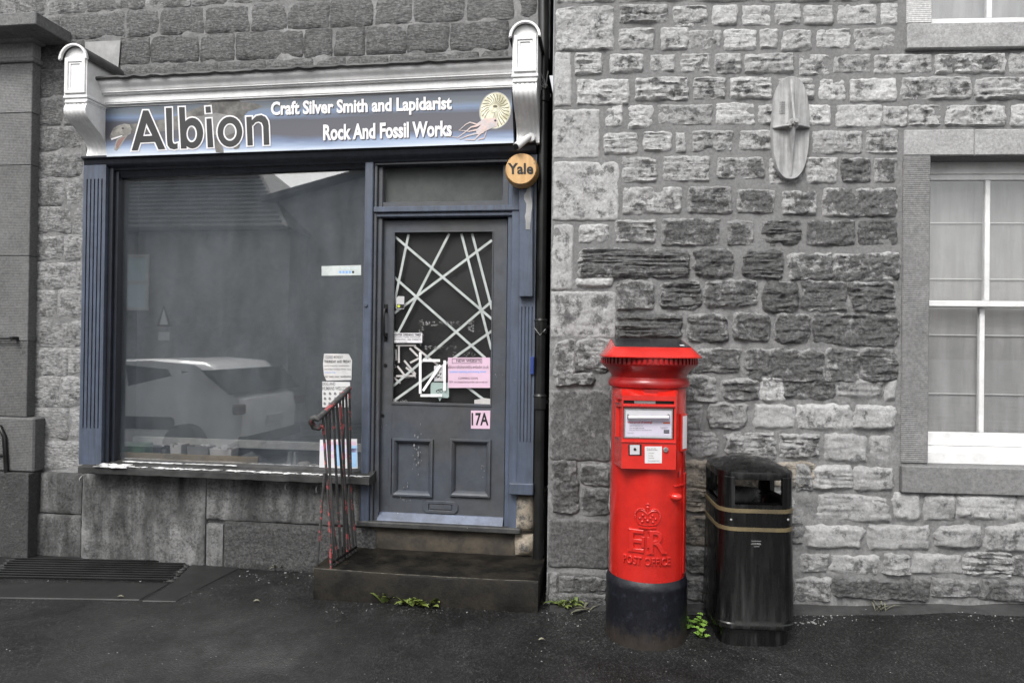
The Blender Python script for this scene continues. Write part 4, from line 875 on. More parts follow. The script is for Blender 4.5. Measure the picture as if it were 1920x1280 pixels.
for s_, q in (('Craft Silver Smith and Lapidarist', [(508, 191), (847, 180), (847, 213), (508, 224)]), ('Rock And Fossil Works', [(606, 234), (847, 226), (847, 256), (606, 264)])):
    letter('L', 'lettering', s_, [(x + 1.6, y + 1.8) for x, y in q], DS - .0005, M['letter_shadow'], sg, bold=.04, thick=.0006)
    letter('L', 'lettering', s_, q, DS - .0014, M['letter_white'], sg, bold=.034, thick=.0008)
qn = lambda x, y: (840 + x * 180 / 1097, 150 + y * 210 / 1280)
art('shell_rim', ell(538, 350, 182, 215, n=34, rot=12), M['zinc'], 1, qn); art('shell', ell(540, 350, 172, 205, n=34, rot=12), M['shell'], 2, qn)
for k in range(22):
    t = rad(-215 + k * 14.5); r0, r1 = 30, .96; c, s_ = math.cos(t), math.sin(t); a = (540 + 38 * c, 305 + 30 * s_); b = (540 + 165 * c * r1, 350 + 198 * s_ * r1); mid = ((a[0] + b[0]) / 2 - 18 * s_, (a[1] + b[1]) / 2 + 18 * c)
    wv = 7; art('shell_rib', [(a[0] - wv * .3 * s_, a[1] + wv * .3 * c), (mid[0] - wv * .5 * s_, mid[1] + wv * .5 * c), (b[0] - wv * s_, b[1] + wv * c), (b[0] + wv * .2 * s_, b[1] - wv * .2 * c), (mid[0] + wv * .4 * s_, mid[1] - wv * .4 * c), (a[0], a[1])], M['shell_dark'], 3 + .04 * k, qn)
art('shell_whorl', ell(515, 330, 42, 45), M['shell'], 4.5, qn); art('shell_eye', ell(540, 303, 26, 15), M['shell_dark'], 5, qn)
art('squid_head', [(430, 450), (540, 430), (570, 470), (560, 530), (500, 550), (400, 600), (330, 620), (320, 580), (380, 510)], M['tentacle'], 3.9, qn)
for k, P in enumerate(([(430, 440), (330, 510), (250, 485), (200, 510), (120, 580)], [(430, 470), (330, 525), (260, 540), (190, 600), (110, 660), (10, 645)], [(440, 500), (330, 570), (240, 590), (130, 575)], [(400, 560), (330, 610), (220, 640), (130, 680)], [(400, 580), (340, 640), (300, 685), (190, 685)], [(440, 550), (430, 610), (410, 665), (340, 685)], [(450, 520), (400, 600), (330, 620), (290, 605)])):
    n = len(P); up = [(x, y - 13 * (1 - i / n)) for i, (x, y) in enumerate(P)]; dn = [(x + 4, y + 11 * (1 - i / n)) for i, (x, y) in enumerate(P)]
    art('tentacle', up + dn[::-1], M['tentacle'], 4.1 + .15 * k, qn)
art('squid_eye', ell(540, 465, 14, 12), M['letter_shadow'], 5.5, qn)
# ------------------------------------------------------------------ alarm box, camera
al = thing('alarm_box', W('L', (L(977, 317, -.2)[0], -.2, L(977, 350, -.2)[1])), 'round amber alarm bell box lettered Yale under the sign', 'alarm box')
c = L(977, 317, -.23); rr = (L(1008, 317, -.23)[0] - L(948, 317, -.23)[0]) / 2
m = MB('L'); n = 40
lp = [[(c[0] + r * math.cos(2 * math.pi * k / n), y, c[1] + r * math.sin(2 * math.pi * k / n)) for k in range(n)] for r, y in ((rr * .98, -.14), (rr * 1.06, -.15), (rr * 1.06, -.19), (rr * .98, -.225))]
m.loft(lp).build('case', M['alarm_rim'], al, smooth=40)
MB('L').loft([[(c[0] + r * math.cos(2 * math.pi * k / n), y, c[1] + r * math.sin(2 * math.pi * k / n)) for k in range(n)] for r, y in ((rr * .965, -.22), (rr * .965, -.232), (rr * .93, -.238))]).build('face', M['alarm'], al, smooth=40)
letter('L', 'lettering', 'Yale', lq(952, 306, 1000, 327), -.2385, M['ink'], al, bold=.03)
letter('L', 'lettering', 'o', lq(1000.5, 304, 1003.5, 307.5), -.2385, M['grey_ink'], al, bold=0)
cv = thing('security_camera', W('L', (L(985, 265, -.2)[0], -.2, L(985, 275, -.2)[1])), 'small white tube security camera on the right scroll bracket', 'camera')
a, b = L(992, 258, -.19), L(968, 275, -.28)
MB('L').tube([(a[0] + .01, -.15, a[1] + .004), (a[0] + .01, -.185, a[1] + .004)], .03, 16).build('mount', M['sash_white'], cv, bevel=.003)
MB('L').tube([(a[0], -.2, a[1]), (b[0], -.28, b[1])], [.022, .026], 16).build('barrel', M['sash_white'], cv, bevel=.003)
MB('L').tube([(b[0] + .0, -.28, b[1]), (b[0] - .003, -.284, b[1] - .002)], .02, 16).build('lens', M['black'], cv)
MB('L').tube([(a[0] + .008, -.18, a[1] + .004), (a[0] - .005, -.21, a[1] - .004)], .01, 8).build('joint', M['zinc'], cv)
# ------------------------------------------------------------------ downpipe in the corner
dp = thing('downpipe', W('L', (-.03, -.08, .2)), 'black cast iron downpipe in the corner between shop and stone house', 'downpipe')
px_ = lambda y: L(1019 - (y - 200) * .0125 if y > 200 else 1019, y, -.08)
pr_ = .036
m = MB('L'); ys_ = [-60, 177]; 
for i, (ya, yb) in enumerate(((-70, 176), (180, 609), (613, 1085))):
    p, q = px_(ya), px_(yb); MB('L').tube([(p[0], -.08, p[1]), (q[0], -.08, q[1])], pr_ - .002 * (i % 2), 20).build('pipe_length', M['black_iron'], dp, smooth=50)
for y in (178, 611, 752):
    p = px_(y); MB('L').tube([(p[0], -.08, p[1] + .05), (p[0], -.08, p[1] + .035), (p[0], -.08, p[1] + .03), (p[0], -.08, p[1] - .05), (p[0], -.08, p[1] - .055)], [pr_ + .004, pr_ + .014, pr_ + .008, pr_ + .008, pr_ + .002], 20).build('collar', M['black_iron'], dp, smooth=40)
    MB('L').box(p[0] - .065, p[0] + .055, -.07, -.005, p[1] - .02, p[1] + .015).build('fixing_ear', M['black_iron'], dp, bevel=.006)
p = px_(165); rn = random.Random(4)
for k in range(4): MB('L').tube([(p[0] - .05 + .02 * k, -.13, p[1] + .02), (p[0] - .03 + .02 * k, -.145, p[1] + rn.uniform(-.02, .05)), (p[0] + .02, -.14, p[1] + rn.uniform(-.03, .03)), (p[0] + .04 * rn.uniform(-1, 1), -.12, p[1] + .12 * rn.random())], .004, 6).build('tied_wire', M['zinc'], dp, smooth=60)
p = px_(685); MB('L').box(p[0] - .062, p[0] - .04, -.12, -.1, p[1] - .06, p[1] + .06).build('blue_tag', M['tag_blue'], dp, bevel=.003)
p = px_(620); MB('L').tube([(p[0] - .04, -.11, p[1] + .02), (p[0], -.125, p[1] - .03), (p[0] + .035, -.11, p[1] + .01)], .003, 6).build('tied_wire', M['zinc'], dp)
# ------------------------------------------------------------------ entrance steps
st_ = thing('entrance_steps', W('L', (-.65, -.3, .1)), 'two worn dark wet stone steps up to the shop door', 'steps')
def zat(x, y, z):
    'depth in the shop frame of the point with height z seen at pixel x, y'
    v = ray(x, y); p = CAM + v * ((z - CAM.z) / v.z); return (p - LO).dot(EN), (p - LO).dot(EX)
SZ1 = L(800, 1076, -.52)[1]; SF = -.52
sx0, sx1 = L(588, 1065, SF)[0], L(1009, 1088, SF)[0]
db = zat(830, 1033, SZ1)[0]; UZ = SZ1 + .155
def wornbox(name, x0, x1, y0, y1, z0, z1, mat):
    m = MB('L'); n = 26; lp = []
    for i in range(n + 1):
        t = i / n; x = x0 + (x1 - x0) * t; s_ = .007 * math.sin(math.pi * t) + .004 * noise.noise(Vector((x * 6, z1, 0))); j = .005 * noise.noise(Vector((x * 9, 4, z1)))
        lp.append([(x, y0 + j, z0), (x, y0 + j * .6, z1 - .02 - s_), (x, y0 + .008 + j, z1 - .006 - s_), (x, y0 + .03, z1 - s_), (x, (y0 + y1) / 2, z1 - s_ * 1.3), (x, y1, z1 - s_ * .5), (x, y1, z0)])
    o = m.loft(lp).build(name, M[mat], st_, smooth=35)
    MB('L').tube([(q[2][0], q[2][1] + .001, q[2][2] - .001) for q in lp], .0035, 6).build('pale_edge', M['edge_stone'], o, smooth=60); return o  # thin paler strip along the front edge of the tread
t = NT('wet_stone'); p = t.pos(); n1 = t.noise(p, 5, 7, .65); n2 = t.noise(p, 70, 5, .7)
col = t.mix(t.step(n1, .35, .7), (.0035, .0032, .0028, 1), (.02, .017, .0125, 1)); col = t.mix(1, col, t.ramp(n2, [(.3, .6), (.7, 1.3)]), 'MULTIPLY')
M['wet_stone'] = t.done(col, t.ramp(n1, [(.35, .5), (.7, .85)]), t.bump(n2, .4, .005, t.bump(t.noise(p, 12, 4), .3, .01)))
t.b.inputs['Specular IOR Level'].default_value = .22
paint('edge_stone', (.075, .066, .05, 1), (.02, .018, .014, 1), .7, 0, None, .4, .4, scale=14)
paint('lit_riser_stone', (.07, .056, .038, 1), (.022, .018, .014, 1), .7, 0, None, .5, .4, scale=5)  # brown upper step, colour lightened to offset the shade under the door sill
wornbox('step', sx0, sx1, SF, .02, -.05, SZ1, 'wet_stone')
ux0, ux1 = L(668, 1000, db)[0], L(972, 1005, db)[0]
wornbox('upper_step', ux0, ux1, db, .06, SZ1 - .02, UZ, 'lit_riser_stone')
MB('L').box(xm0 - .01, xr0 + .02, db + .05, .08, UZ - .02, L(830, 984, -.1)[1] + .004).build('threshold', M['lead'], st_, bevel=.008)
# ------------------------------------------------------------------ handrail
hd = thing('step_handrail', W('L', (L(600, 1060, SF)[0] + .06, -.3, SZ1)), 'bent iron handrail with peeling red paint beside the shop steps', 'handrail')
HA = L(600, 782, -.52); HB = L(656, 727, -.16)
A3, B3 = Vector((HA[0], -.52, HA[1])), Vector((HB[0], -.16, HB[1]))
vol = [(A3 + Vector((-.012 + .034 * math.cos(rad(t)), -.03 - .02 * math.sin(rad(t)), -.035 + .036 * math.sin(rad(t))))) for t in (-20, -70, -130, 170, 130, 90, 60)]
MB('L').tube([tuple(p) for p in vol] + [tuple(A3.lerp(B3, k / 6)) for k in range(7)], [.014, .017, .018, .019, .02, .02, .019] + [.02] * 6 + [.016], 9).build('rail', M['rail_red'], hd, smooth=60)
b0, b1 = L(622, 1062, -.5), (L(668, 1022, -.14)[0], SZ1 + .03); F3, G3 = Vector((b0[0], -.5, SZ1 + .03)), Vector((b1[0], -.14, SZ1 + .03))
MB('L').tube([tuple(F3), tuple(G3)], .009, 6).build('bottom_bar', M['black_iron'], hd)
rn = random.Random(12); NB = 9
for k in range(NB):
    t = k / (NB - 1); top = A3.lerp(B3, .08 + .9 * t); bot = F3.lerp(G3, t); sw_ = Vector((rn.uniform(-.03, .03), rn.uniform(-.03, .03), 0))
    m1, m2 = bot.lerp(top, .33) + sw_, bot.lerp(top, .66) + sw_ * .6
    MB('L').tube([tuple(bot - Vector((0, 0, .03 if k else .12))), tuple(m1), tuple(m2), tuple(top)], .0092, 6).build('baluster', M['rail_red' if k % 3 != 1 else 'rail_iron'], hd, smooth=60)
l0 = L(594, 1053, -.48); l1 = F3.lerp(A3, .62)
MB('L').tube([(l0[0], -.48, SZ1 - .02), (l0[0] + .02, -.49, SZ1 + .2), tuple(l1)], .009, 6).build('stay', M['rail_red'], hd, smooth=60)
# ------------------------------------------------------------------ cellar grating
paint('flag_stone', srgb(36), srgb(28), .6, .06, srgb(80), .4, .4)
gr = thing('cellar_grating', onground(200, 1070), 'rusty iron cellar grating set in stone flags below the shop window', 'grating')
c = [onground(x, y) for x, y in ((25, 1048), (352, 1054), (318, 1092), (-20, 1086))]
up = Vector((0, 0, 1)); nb = 9
MB().add([tuple(p + up * .004) for p in c] + [tuple(p - up * .2) for p in c], [(4, 5, 6, 7), (0, 1, 5, 4), (1, 2, 6, 5), (2, 3, 7, 6), (3, 0, 4, 7)]).build('pit', M['black'], gr)
for k in range(nb):
    t = (k + .5) / nb; a, b = c[0].lerp(c[3], t), c[1].lerp(c[2], t)
    MB().tube([tuple(a + up * .014), tuple(b + up * .014)], .0075, 6).build('grate_bar', M['black_iron'], gr)
for a, b in ((c[1], c[2]), (c[0], c[3])):
    for k in range(7):
        p = a.lerp(b, (k + .5) / 7); MB().ball(tuple(p + up * .0), .04, .024, .016, 8, 5, .3, k).build('edge_cobble', M['flag_stone'], gr, smooth=60)
paint('grate_iron', srgb(34), srgb(48), .6, .06, srgb(90), .4, .4)
def flag(pts, mat, h=.005):
    P = [onground(x, y) for x, y in pts]; n = len(P)
    MB().add([tuple(p + up * h) for p in P] + [tuple(p - up * .05) for p in P], [tuple(range(n)), tuple(range(2 * n - 1, n - 1, -1))] + [(i, (i + 1) % n, n + (i + 1) % n, n + i) for i in range(n)]).build('flagstone', mat, gr, bevel=.006)
flag([(-40, 1094), (318, 1094), (262, 1125), (-60, 1120)], M['flag_stone']); flag([(320, 1096), (362, 1056), (455, 1062), (385, 1098), (330, 1128), (265, 1127)], M['flag_stone'])
# ------------------------------------------------------------------ wall tie plate
tp = thing('wall_tie_plate', (R(1484, 240)[0], -.05, R(1484, 336)[1]), 'long oval pale iron tie plate bolted high on the stone wall', 'tie plate')
c = R(1484, 239, -.05); rx, rz = (R(1521, 239, -.05)[0] - R(1449, 239, -.05)[0]) / 2, (R(1484, 141, -.05)[1] - R(1484, 336, -.05)[1]) / 2; n = 40; sq = lambda t: (math.copysign(abs(math.cos(t)) ** .82, math.cos(t)), math.copysign(abs(math.sin(t)) ** .82, math.sin(t)))
MB().loft([[(c[0] + sq(2 * math.pi * k / n)[0] * rx * f_, y, c[1] + sq(2 * math.pi * k / n)[1] * rz * g_) for k in range(n)] for f_, g_, y in ((1, 1, .01), (1, 1, -.035), (.95, .98, -.045), (.55, .75, -.04), (.2, .5, -.045), (.04, .3, -.05))]).build('plate', M['cast_grey'], tp, smooth=45)
m = MB()
m.loft([[(c[0] - w_, y, c[1] + z) for (w_, y) in ((.026, -.03), (.006, -.03 - h), (-.006, -.03 - h), (-.026, -.03))] for z, h in ((-rz * .94, .015), (-rz * .5, .04), (0, .085), (rz * .5, .04), (rz * .94, .015))]).build('rib', M['cast_grey'], tp, bevel=.003)
MB().loft([[(c[0] + x, y, c[1] + .0 + w_) for (w_, y) in ((.012, -.03), (.006, -.03 - h), (-.006, -.03 - h), (-.012, -.03))] for x, h in ((-rx * .97, .025), (-rx * .4, .065), (0, .08), (rx * .4, .065), (rx * .97, .025))]).build('cross_rib', M['cast_grey'], tp, bevel=.003)
MB().tube([(c[0], -.05, c[1] + .01), (c[0], -.1, c[1] + .01)], .034, 18).build('washer', M['cast_grey'], tp, bevel=.006)
MB().tube([(c[0], -.1, c[1] + .01), (c[0], -.128, c[1] + .01)], .022, 6).build('nut', M['cast_grey'], tp, bevel=.003); MB().tube([(c[0], -.12, c[1] + .01), (c[0], -.14, c[1] + .01)], .012, 10).build('bolt', M['cast_grey'], tp, bevel=.003)
m = MB(); rn = random.Random(3)
for r_ in range(6):
    for q_ in range(3): m.box(c[0] - .07 + q_ * .012, c[0] - .063 + q_ * .012, -.048, -.04, c[1] + .09 + r_ * .013, c[1] + .098 + r_ * .013)
m.build('cast_marks', M['cast_grey'], tp)
# ------------------------------------------------------------------ post box
PXC, PYC, PR = R(1214, 900, -.36)[0], -.36, .213
def pz(y, d=None): return R(1214, y, PYC - PR if d is None else d)[1]
pzg = ground(PXC, PYC)
pb = thing('post_box', (PXC, PYC, pzg), 'bright red pillar post box with black base standing on the pavement', 'post box')
PRD, PRW = M['post_red'], M['red_worn']
zb1 = pz(1093)
t = NT('post_base'); p = t.pos(); sx_ = t.n('SeparateXYZ'); t.inp(sx_.inputs[0], p)
n1 = t.noise(p, 14, 7, .7); mud = t.step(t.math('ADD', t.math('MULTIPLY', t.math('SUBTRACT', pzg + .1, sx_.outputs[2]), 5), t.math('SUBTRACT', n1, .45)), -.05, .5)
col = t.mix(t.step(t.noise(p, 30, 7, .7), .5, .7), srgb(15, 16, 23), srgb(34, 36, 46)); col = t.mix(t.math('MULTIPLY', mud, .75), col, srgb(52, 46, 40))
M['post_base'] = t.done(col, t.ramp(n1, [(.3, .3), (.7, .55)]), t.bump(t.noise(p, 45, 5), .3, .005))
MB().lathe(PXC, PYC, [(PR + .016, pzg - .08), (PR + .014, zb1 - .06), (PR + .016, zb1 - .05), (PR + .016, zb1 - .035), (PR + .008, zb1 - .012), (PR + .002, zb1)], 48).build('base', M['post_base'], pb, smooth=40)
zn = pz(727)
MB().lathe(PXC, PYC, [(PR - .002, zb1 - .01), (PR, zb1 + .004), (PR - .004, zn + .005)], 56).build('body', PRD, pb, smooth=40)
z1, z2, z3, z4, z5 = pz(727), pz(711), pz(690), pz(684, PYC - .27), pz(672, PYC - .27)
MB().lathe(PXC, PYC, [(PR - .01, z1 - .01), (PR + .012, z1), (PR + .016, z1 + .014), (PR + .012, z2 - .012), (PR + .004, z2 - .004), (PR - .002, z2 + .006), (PR + .004, z2 + .025), (PR + .022, z3 - .012), (PR + .045, z3 + .004), (PR + .056, z4 - .004), (PR + .058, z4)], 56).build('cornice', PRW, pb, smooth=35)
MB().lathe(PXC, PYC, [(PR + .05, z4), (PR + .05, z5)], 56).build('dentil_band', PRW, pb, smooth=40)
for k in range(60):
    a = 2 * math.pi * k / 60; ca, sa = math.cos(a), math.sin(a); r0, r1, h = PR + .045, PR + .06, .008
    MB().add([(PXC + r * ca - h * s * sa, PYC + r * sa + h * s * ca, z) for r in (r0, r1) for s in (-1, 1) for z in (z4 + .003, z5 - .002)], [(0, 1, 3, 2), (4, 6, 7, 5), (0, 4, 5, 1), (2, 3, 7, 6), (0, 2, 6, 4), (1, 5, 7, 3)]).build('dentil', PRW, pb)
# lid: round rim rising to a flat rectangular solar top
RR = PR + .064; nseg = 48; zl0, zl1 = z5, pz(661, PYC - .29)
def squ(t, rx, ry, y_off, p): 
    c, s = math.cos(t), math.sin(t); k = (abs(c) ** p + abs(s) ** p) ** (-1 / p); return (PXC + rx * c * k, PYC + y_off + ry * s * k)
tw, tdp = .205, .17; zf, zbk = R(1214, 650.5, PYC - tdp)[1], R(1214, 636, PYC + tdp)[1]
lps = [[(*squ(2 * math.pi * k / nseg, RR - .02, RR - .02, 0, 3.6), zl0 + .0005) for k in range(nseg)], [(*squ(2 * math.pi * k / nseg, RR, RR, 0, 3.6), zl0 + .004) for k in range(nseg)], [(*squ(2 * math.pi * k / nseg, RR, RR, 0, 3.6), zl0 + .011) for k in range(nseg)], [(*squ(2 * math.pi * k / nseg, RR - .006, RR - .006, 0, 3.8), zl0 + .016) for k in range(nseg)]]
top = []
for k in range(nseg):
    x, y = squ(2 * math.pi * k / nseg, tw + .008, tdp + .008, 0, 14); t_ = (y - PYC + tdp) / (2 * tdp); top.append((x, y, zf + (zbk - zf) * t_))
mid = [tuple(Vector(a).lerp(Vector(b), .55)) for a, b in zip(lps[-1], top)]
MB().loft(lps + [mid, top]).build('lid', PRD, pb, smooth=30)
m = MB(); Q = [(-tw, -tdp), (tw, -tdp), (tw, tdp), (-tw, tdp)]
zz = lambda y: zf + (zbk - zf) * (y + tdp) / (2 * tdp)
m.add([(PXC + x, PYC + y, zz(y) + dz) for dz in (-.004, .005) for x, y in Q], [(0, 3, 2, 1), (4, 5, 6, 7), (0, 1, 5, 4), (1, 2, 6, 5), (2, 3, 7, 6), (3, 0, 4, 7)]).build('solar_panel', M['solar'], pb, bevel=.002)
m = MB(); m.add([(PXC + tw - .04 + x, PYC - tdp + .05 + y, zz(-tdp + .05 + y) + .0058) for x, y in ((-.012, -.02), (.012, -.02), (.012, .02), (-.012, .02))], [(0, 1, 2, 3)]).build('panel_label', M['paper'], pb)
# front plate: faceted box standing off the cylinder
PF = PYC - PR - .03
def pq(x, y, d=PF): return R(x, y, d)
x0, x1 = pq(1166, 800)[0], pq(1268, 800)[0]; zt_, zb_ = pq(1214, 742)[1], pq(1214, 879)[1]
def chordy(x): return PYC - math.sqrt(max(0, (PR - .006) ** 2 - (x - PXC) ** 2))
xo0, xo1 = pq(1156, 800)[0], min(pq(1277, 800)[0], PXC + PR * .93)
sl = [pq(1169, 750), pq(1264, 758)]; dr = [pq(1169.5, 764), pq(1263, 824)]
m = MB()
def lofted(m, z0, z1): m.loft([[(xo0, chordy(xo0), z), (x0, PF, z), (x1, PF, z), (xo1, chordy(xo1), z), (xo1, PYC - .05, z), (xo0, PYC - .05, z)] for z in (z0, z1)])
lofted(m, zb_, dr[1][1]); lofted(m, dr[0][1], sl[1][1]); lofted(m, sl[0][1], zt_)
for a, b in ((dr[1][1], dr[0][1]), (sl[1][1], sl[0][1])):
    m.loft([[(xo0, chordy(xo0), z), (x0, PF, z), (sl[0][0], PF, z), (sl[0][0], PF + .05, z), (xo0, PF + .08, z)] for z in (a, b)]); m.loft([[(xo1, chordy(xo1), z), (x1, PF, z), (sl[1][0], PF, z), (sl[1][0], PF + .05, z), (xo1, PF + .08, z)] for z in (a, b)])
plate = m.build('front_plate', PRD, pb)
m = MB(); zt2 = pq(1214, 731)[1]
m.loft([[(xo0, chordy(xo0) - .0, z - .002), (x0, y, z), (x1, y, z), (xo1, chordy(xo1), z - .002), (PXC, PYC - PR - (.012 if y == PF else .0), z + .02 * (y == PF))][:4] for y, z in ((PF, zt_ - .001), (PYC - PR * .86, zt2))]).build('hood', PRD, plate)
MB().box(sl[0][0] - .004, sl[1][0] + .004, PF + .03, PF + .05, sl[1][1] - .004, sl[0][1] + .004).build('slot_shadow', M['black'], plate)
MB().box(pq(1190, 754)[0], pq(1230, 754)[0], PF + .022, PF + .029, sl[1][1] + .001, sl[0][1] - .004).build('slot_flap', M['steel'], plate)
lipz = pq(1214, 760.5)[1]; MB().box(sl[0][0] - .004, sl[1][0] + .004, PF - .012, PF, lipz - .006, lipz + .006).build('slot_lip', PRD, plate, bevel=.003)
MB().box(dr[0][0] + .002, dr[1][0] - .004, PF + .004, PF + .03, dr[1][1] + .002, dr[0][1] - .002).build('parcel_drawer', M['silver_plastic'], plate, bevel=.002)
MB().ring([(dr[0][0] + .003, dr[1][1] + .003), (dr[1][0] - .005, dr[1][1] + .003), (dr[1][0] - .005, dr[0][1] - .003), (dr[0][0] + .003, dr[0][1] - .003)], [(dr[0][0] + .009, dr[1][1] + .01), (dr[1][0] - .011, dr[1][1] + .01), (dr[1][0] - .011, dr[0][1] - .009), (dr[0][0] + .009, dr[0][1] - .009)], PF + .0, PF + .006).build('drawer_rim', M['steel'], plate, bevel=.001)
lo = [pq(1164, 827.5), pq(1268, 829.5)]; MB().box(lo[0][0], lo[1][0], PF - .008, PF, lo[1][1] - .003, lo[0][1] + .003).build('lower_lip', PRD, plate, bevel=.002)
ha, hb = pq(1178, 782.5, PF - .02), pq(1254, 782.5, PF - .02)
m = MB(); m.tube([(ha[0], PF - .02, ha[1]), (hb[0], PF - .02, hb[1])], .0105, 14); m.build('drawer_handle', M['silver_plastic'], plate, smooth=50)
for h_ in (ha, hb): MB().box(h_[0] - .004, h_[0] + .004, PF - .02, PF + .004, h_[1] - .008, h_[1] + .018).build('handle_bracket', M['steel'], plate, bevel=.002)
MB().rect(1173, 781, 1259.5, 817.5, PF + .0026, PF + .0039).build('printed_card', paint('card_lilac', srgb(190, 184, 200), srgb(182, 178, 192), .6, 0, None, .05, 0), plate)
dcd = PF + .0024
def bl(s, x0, y0, x1, y1, mat, bold=.01): letter('R', 'print', s, lq(x0, y0, x1, y1), dcd, M[mat], plate, bold=bold, thick=.0006)
bl('Want proof of posting?', 1176, 789.5, 1223, 794, 'red_ink', .03); bl('Open the drop down tray', 1180, 796.5, 1206, 799, 'grey_ink'); bl('Scan the label barcode', 1180, 800.8, 1208, 803.3, 'grey_ink'); bl('Drop your label into the scanner here', 1180, 805, 1222, 807.5, 'grey_ink'); bl('Terms apply', 1176, 810.5, 1188, 812.5, 'grey_ink')
MB().rect(1243.5, 791, 1256.5, 794, dcd - .0006, dcd + .0001).build('print', M['orange_ink'], plate)
bl('Download the', 1238, 800, 1252, 802, 'grey_ink'); bl('app here', 1240, 802.5, 1250, 804.2, 'grey_ink')
MB().rect(1244.5, 805.6, 1255, 808.3, dcd - .0006, dcd + .0001).build('print', M['ink'], plate); MB().rect(1244.5, 809.3, 1255, 812, dcd - .0006, dcd + .0001).build('print', M['ink'], plate)
MB().rect(1178.5, 832.5, 1203, 853.5, PF - .003, PF + .003).build('scanner_frame', M['black'], plate, bevel=.001)
MB().rect(1181, 834, 1199.5, 852, PF - .006, PF - .0031).build('scanner_face', M['silver_plastic'], plate, bevel=.001)
c = pq(1190.3, 841.5); MB().tube([(c[0], PF - .009, c[1]), (c[0], PF - .006, c[1])], .0075, 14).build('scanner_eye', M['black'], plate)
MB().rect(1209, 836.5, 1241, 868, PF - .0012, PF + .001).build('collection_notice', M['paper'], plate)
dcd = PF - .0014
bl('Keep this slot', 1213, 839.5, 1230, 841.8, 'grey_ink'); bl('for parcels only please', 1213, 842.2, 1233, 844.6, 'grey_ink'); bl('Monday', 1216, 848, 1227, 850, 'grey_ink', 0); bl('Friday', 1216, 853, 1225, 855, 'grey_ink', 0); bl('Saturday', 1216, 857.5, 1227, 859.5, 'grey_ink', 0); bl('More collection times', 1215, 862.5, 1236, 864.5, 'grey_ink', 0)
c = pq(1248, 842.5); MB().tube([(c[0], PF - .012, c[1]), (c[0], PF - .008, c[1]), (c[0], PF + .002, c[1])], [.011, .0145, .0145], 18).build('lock', M['steel'], plate, smooth=40); MB().box(c[0] - .006, c[0] + .006, PF - .0128, PF - .0119, c[1] - .0012, c[1] + .0012).build('lock_slit', M['ink'], plate)
# plate on the right side of the cylinder
ag = rad(-34); cs = lambda a, r: (PXC + r * math.cos(a), PYC + r * math.sin(a))
def cyl_patch(a0, a1, z0, z1, r0, r1, n=8):
    m = MB(); V = [(*cs(a0 + (a1 - a0) * k / n, r), z) for r in (r0, r1) for z in (z0, z1) for k in range(n + 1)]; q = n + 1
    F_ = [(k, k + 1, q + k + 1, q + k) for k in range(n)] + [(2 * q + k, 3 * q + k, 3 * q + k + 1, 2 * q + k + 1) for k in range(n)] + [(k, 2 * q + k, 2 * q + k + 1, k + 1) for k in range(n)] + [(q + k, q + k + 1, 3 * q + k + 1, 3 * q + k) for k in range(n)] + [(0, q, 3 * q, 2 * q), (n, 2 * q + n, 3 * q + n, q + n)]
    return m.add(V, F_)
cyl_patch(rad(-44), rad(-25), pz(848), pz(777), PR - .003, PR + .012).build('tab_holder', PRD, pb, bevel=.002)
cyl_patch(rad(-41), rad(-28), pz(843), pz(781), PR + .011, PR + .0135).build('collection_tab', M['paper'], pb)
# door joint, hinge, pull
cyl_patch(rad(-36), rad(-34.6), pz(1088), pz(850), PR - .004, PR + .0035, 2).build('door_edge', PRW, pb); cyl_patch(rad(-31), rad(-18), pz(1084), pz(892), PR - .003, PR + .005, 5).build('hinge_strip', PRD, pb, bevel=.002)
cyl_patch(rad(-56), rad(-24), pz(914), pz(911), PR - .003, PR + .006, 6).build('drip_bar', PRD, pb, bevel=.001)
a = rad(-54); c3 = cs(a, PR + .012); zk = pz(932)
MB().ball((c3[0], c3[1], zk), .034, .026, .022, 16, 10).build('door_pull', PRD, pb, smooth=70)
cyl_patch(rad(-47), rad(-45.6), pz(897), pz(886), PR - .002, PR + .0008, 2).build('keyhole', M['ink'], pb)
# relief lettering and crown wrapped on the cylinder
def wrap(name, V, Fs, x0p, x1p, zt, zb, h=.006, mat=PRD):
    xa, xb = R(x0p, 1000, PYC - PR)[0], R(x1p, 1000, PYC - PR)[0]; O = []
    for u, v, t in V:
        x = xa + (xb - xa) * u - PXC; aa = x / PR; r = PR - .004 + (h + .004) * t
        O.append((PXC + r * math.sin(aa), PYC - r * math.cos(aa), zb + (zt - zb) * v))
    return MB().add(O, Fs).build(name, mat, pb, normals=False)
wrap('relief_lettering', *text_mesh('POST OFFICE', .0, .02, bev=.03), 1167, 1259, pz(1044), pz(1060), .009)
for s_, a, b, y0, y1, bo in (('E', 1179, 1208, 993, 1037, .005), ('R', 1217, 1250, 993, 1038, .005), ('II', 1203, 1219, 1006, 1026, .01)):
    wrap('royal_cypher', *text_mesh(s_, .0, .02, bev=.025), a, b, pz(y0), pz(y1), .011)
def serif(a, b, y): wrap('royal_cypher', [(u, v, t) for u in (0, 1) for v in (0, 1) for t in (0, 1)], [(0, 1, 3, 2), (4, 6, 7, 5), (0, 4, 5, 1), (2, 3, 7, 6), (0, 2, 6, 4), (1, 5, 7, 3)], a, b, pz(y - 1.6), pz(y + 1.6), .0075)
for a, b, y in ((1176, 1186, 994.5), (1176, 1186, 1036), (1214, 1223, 994.5), (1213, 1226, 1037), (1241, 1252, 1037)): serif(a, b, y)
def rel(x, y, r, h=.008, sx=1, sz=1):
    xx = R(x, 1000, PYC - PR)[0] - PXC; aa = xx / PR; z = pz(y); s_ = r / 340
    MB().ball((PXC + PR * math.sin(aa), PYC - PR * math.cos(aa), z), s_ * sx, h, s_ * sz, 9, 6).build('crown_relief', PRD, pb, smooth=70)
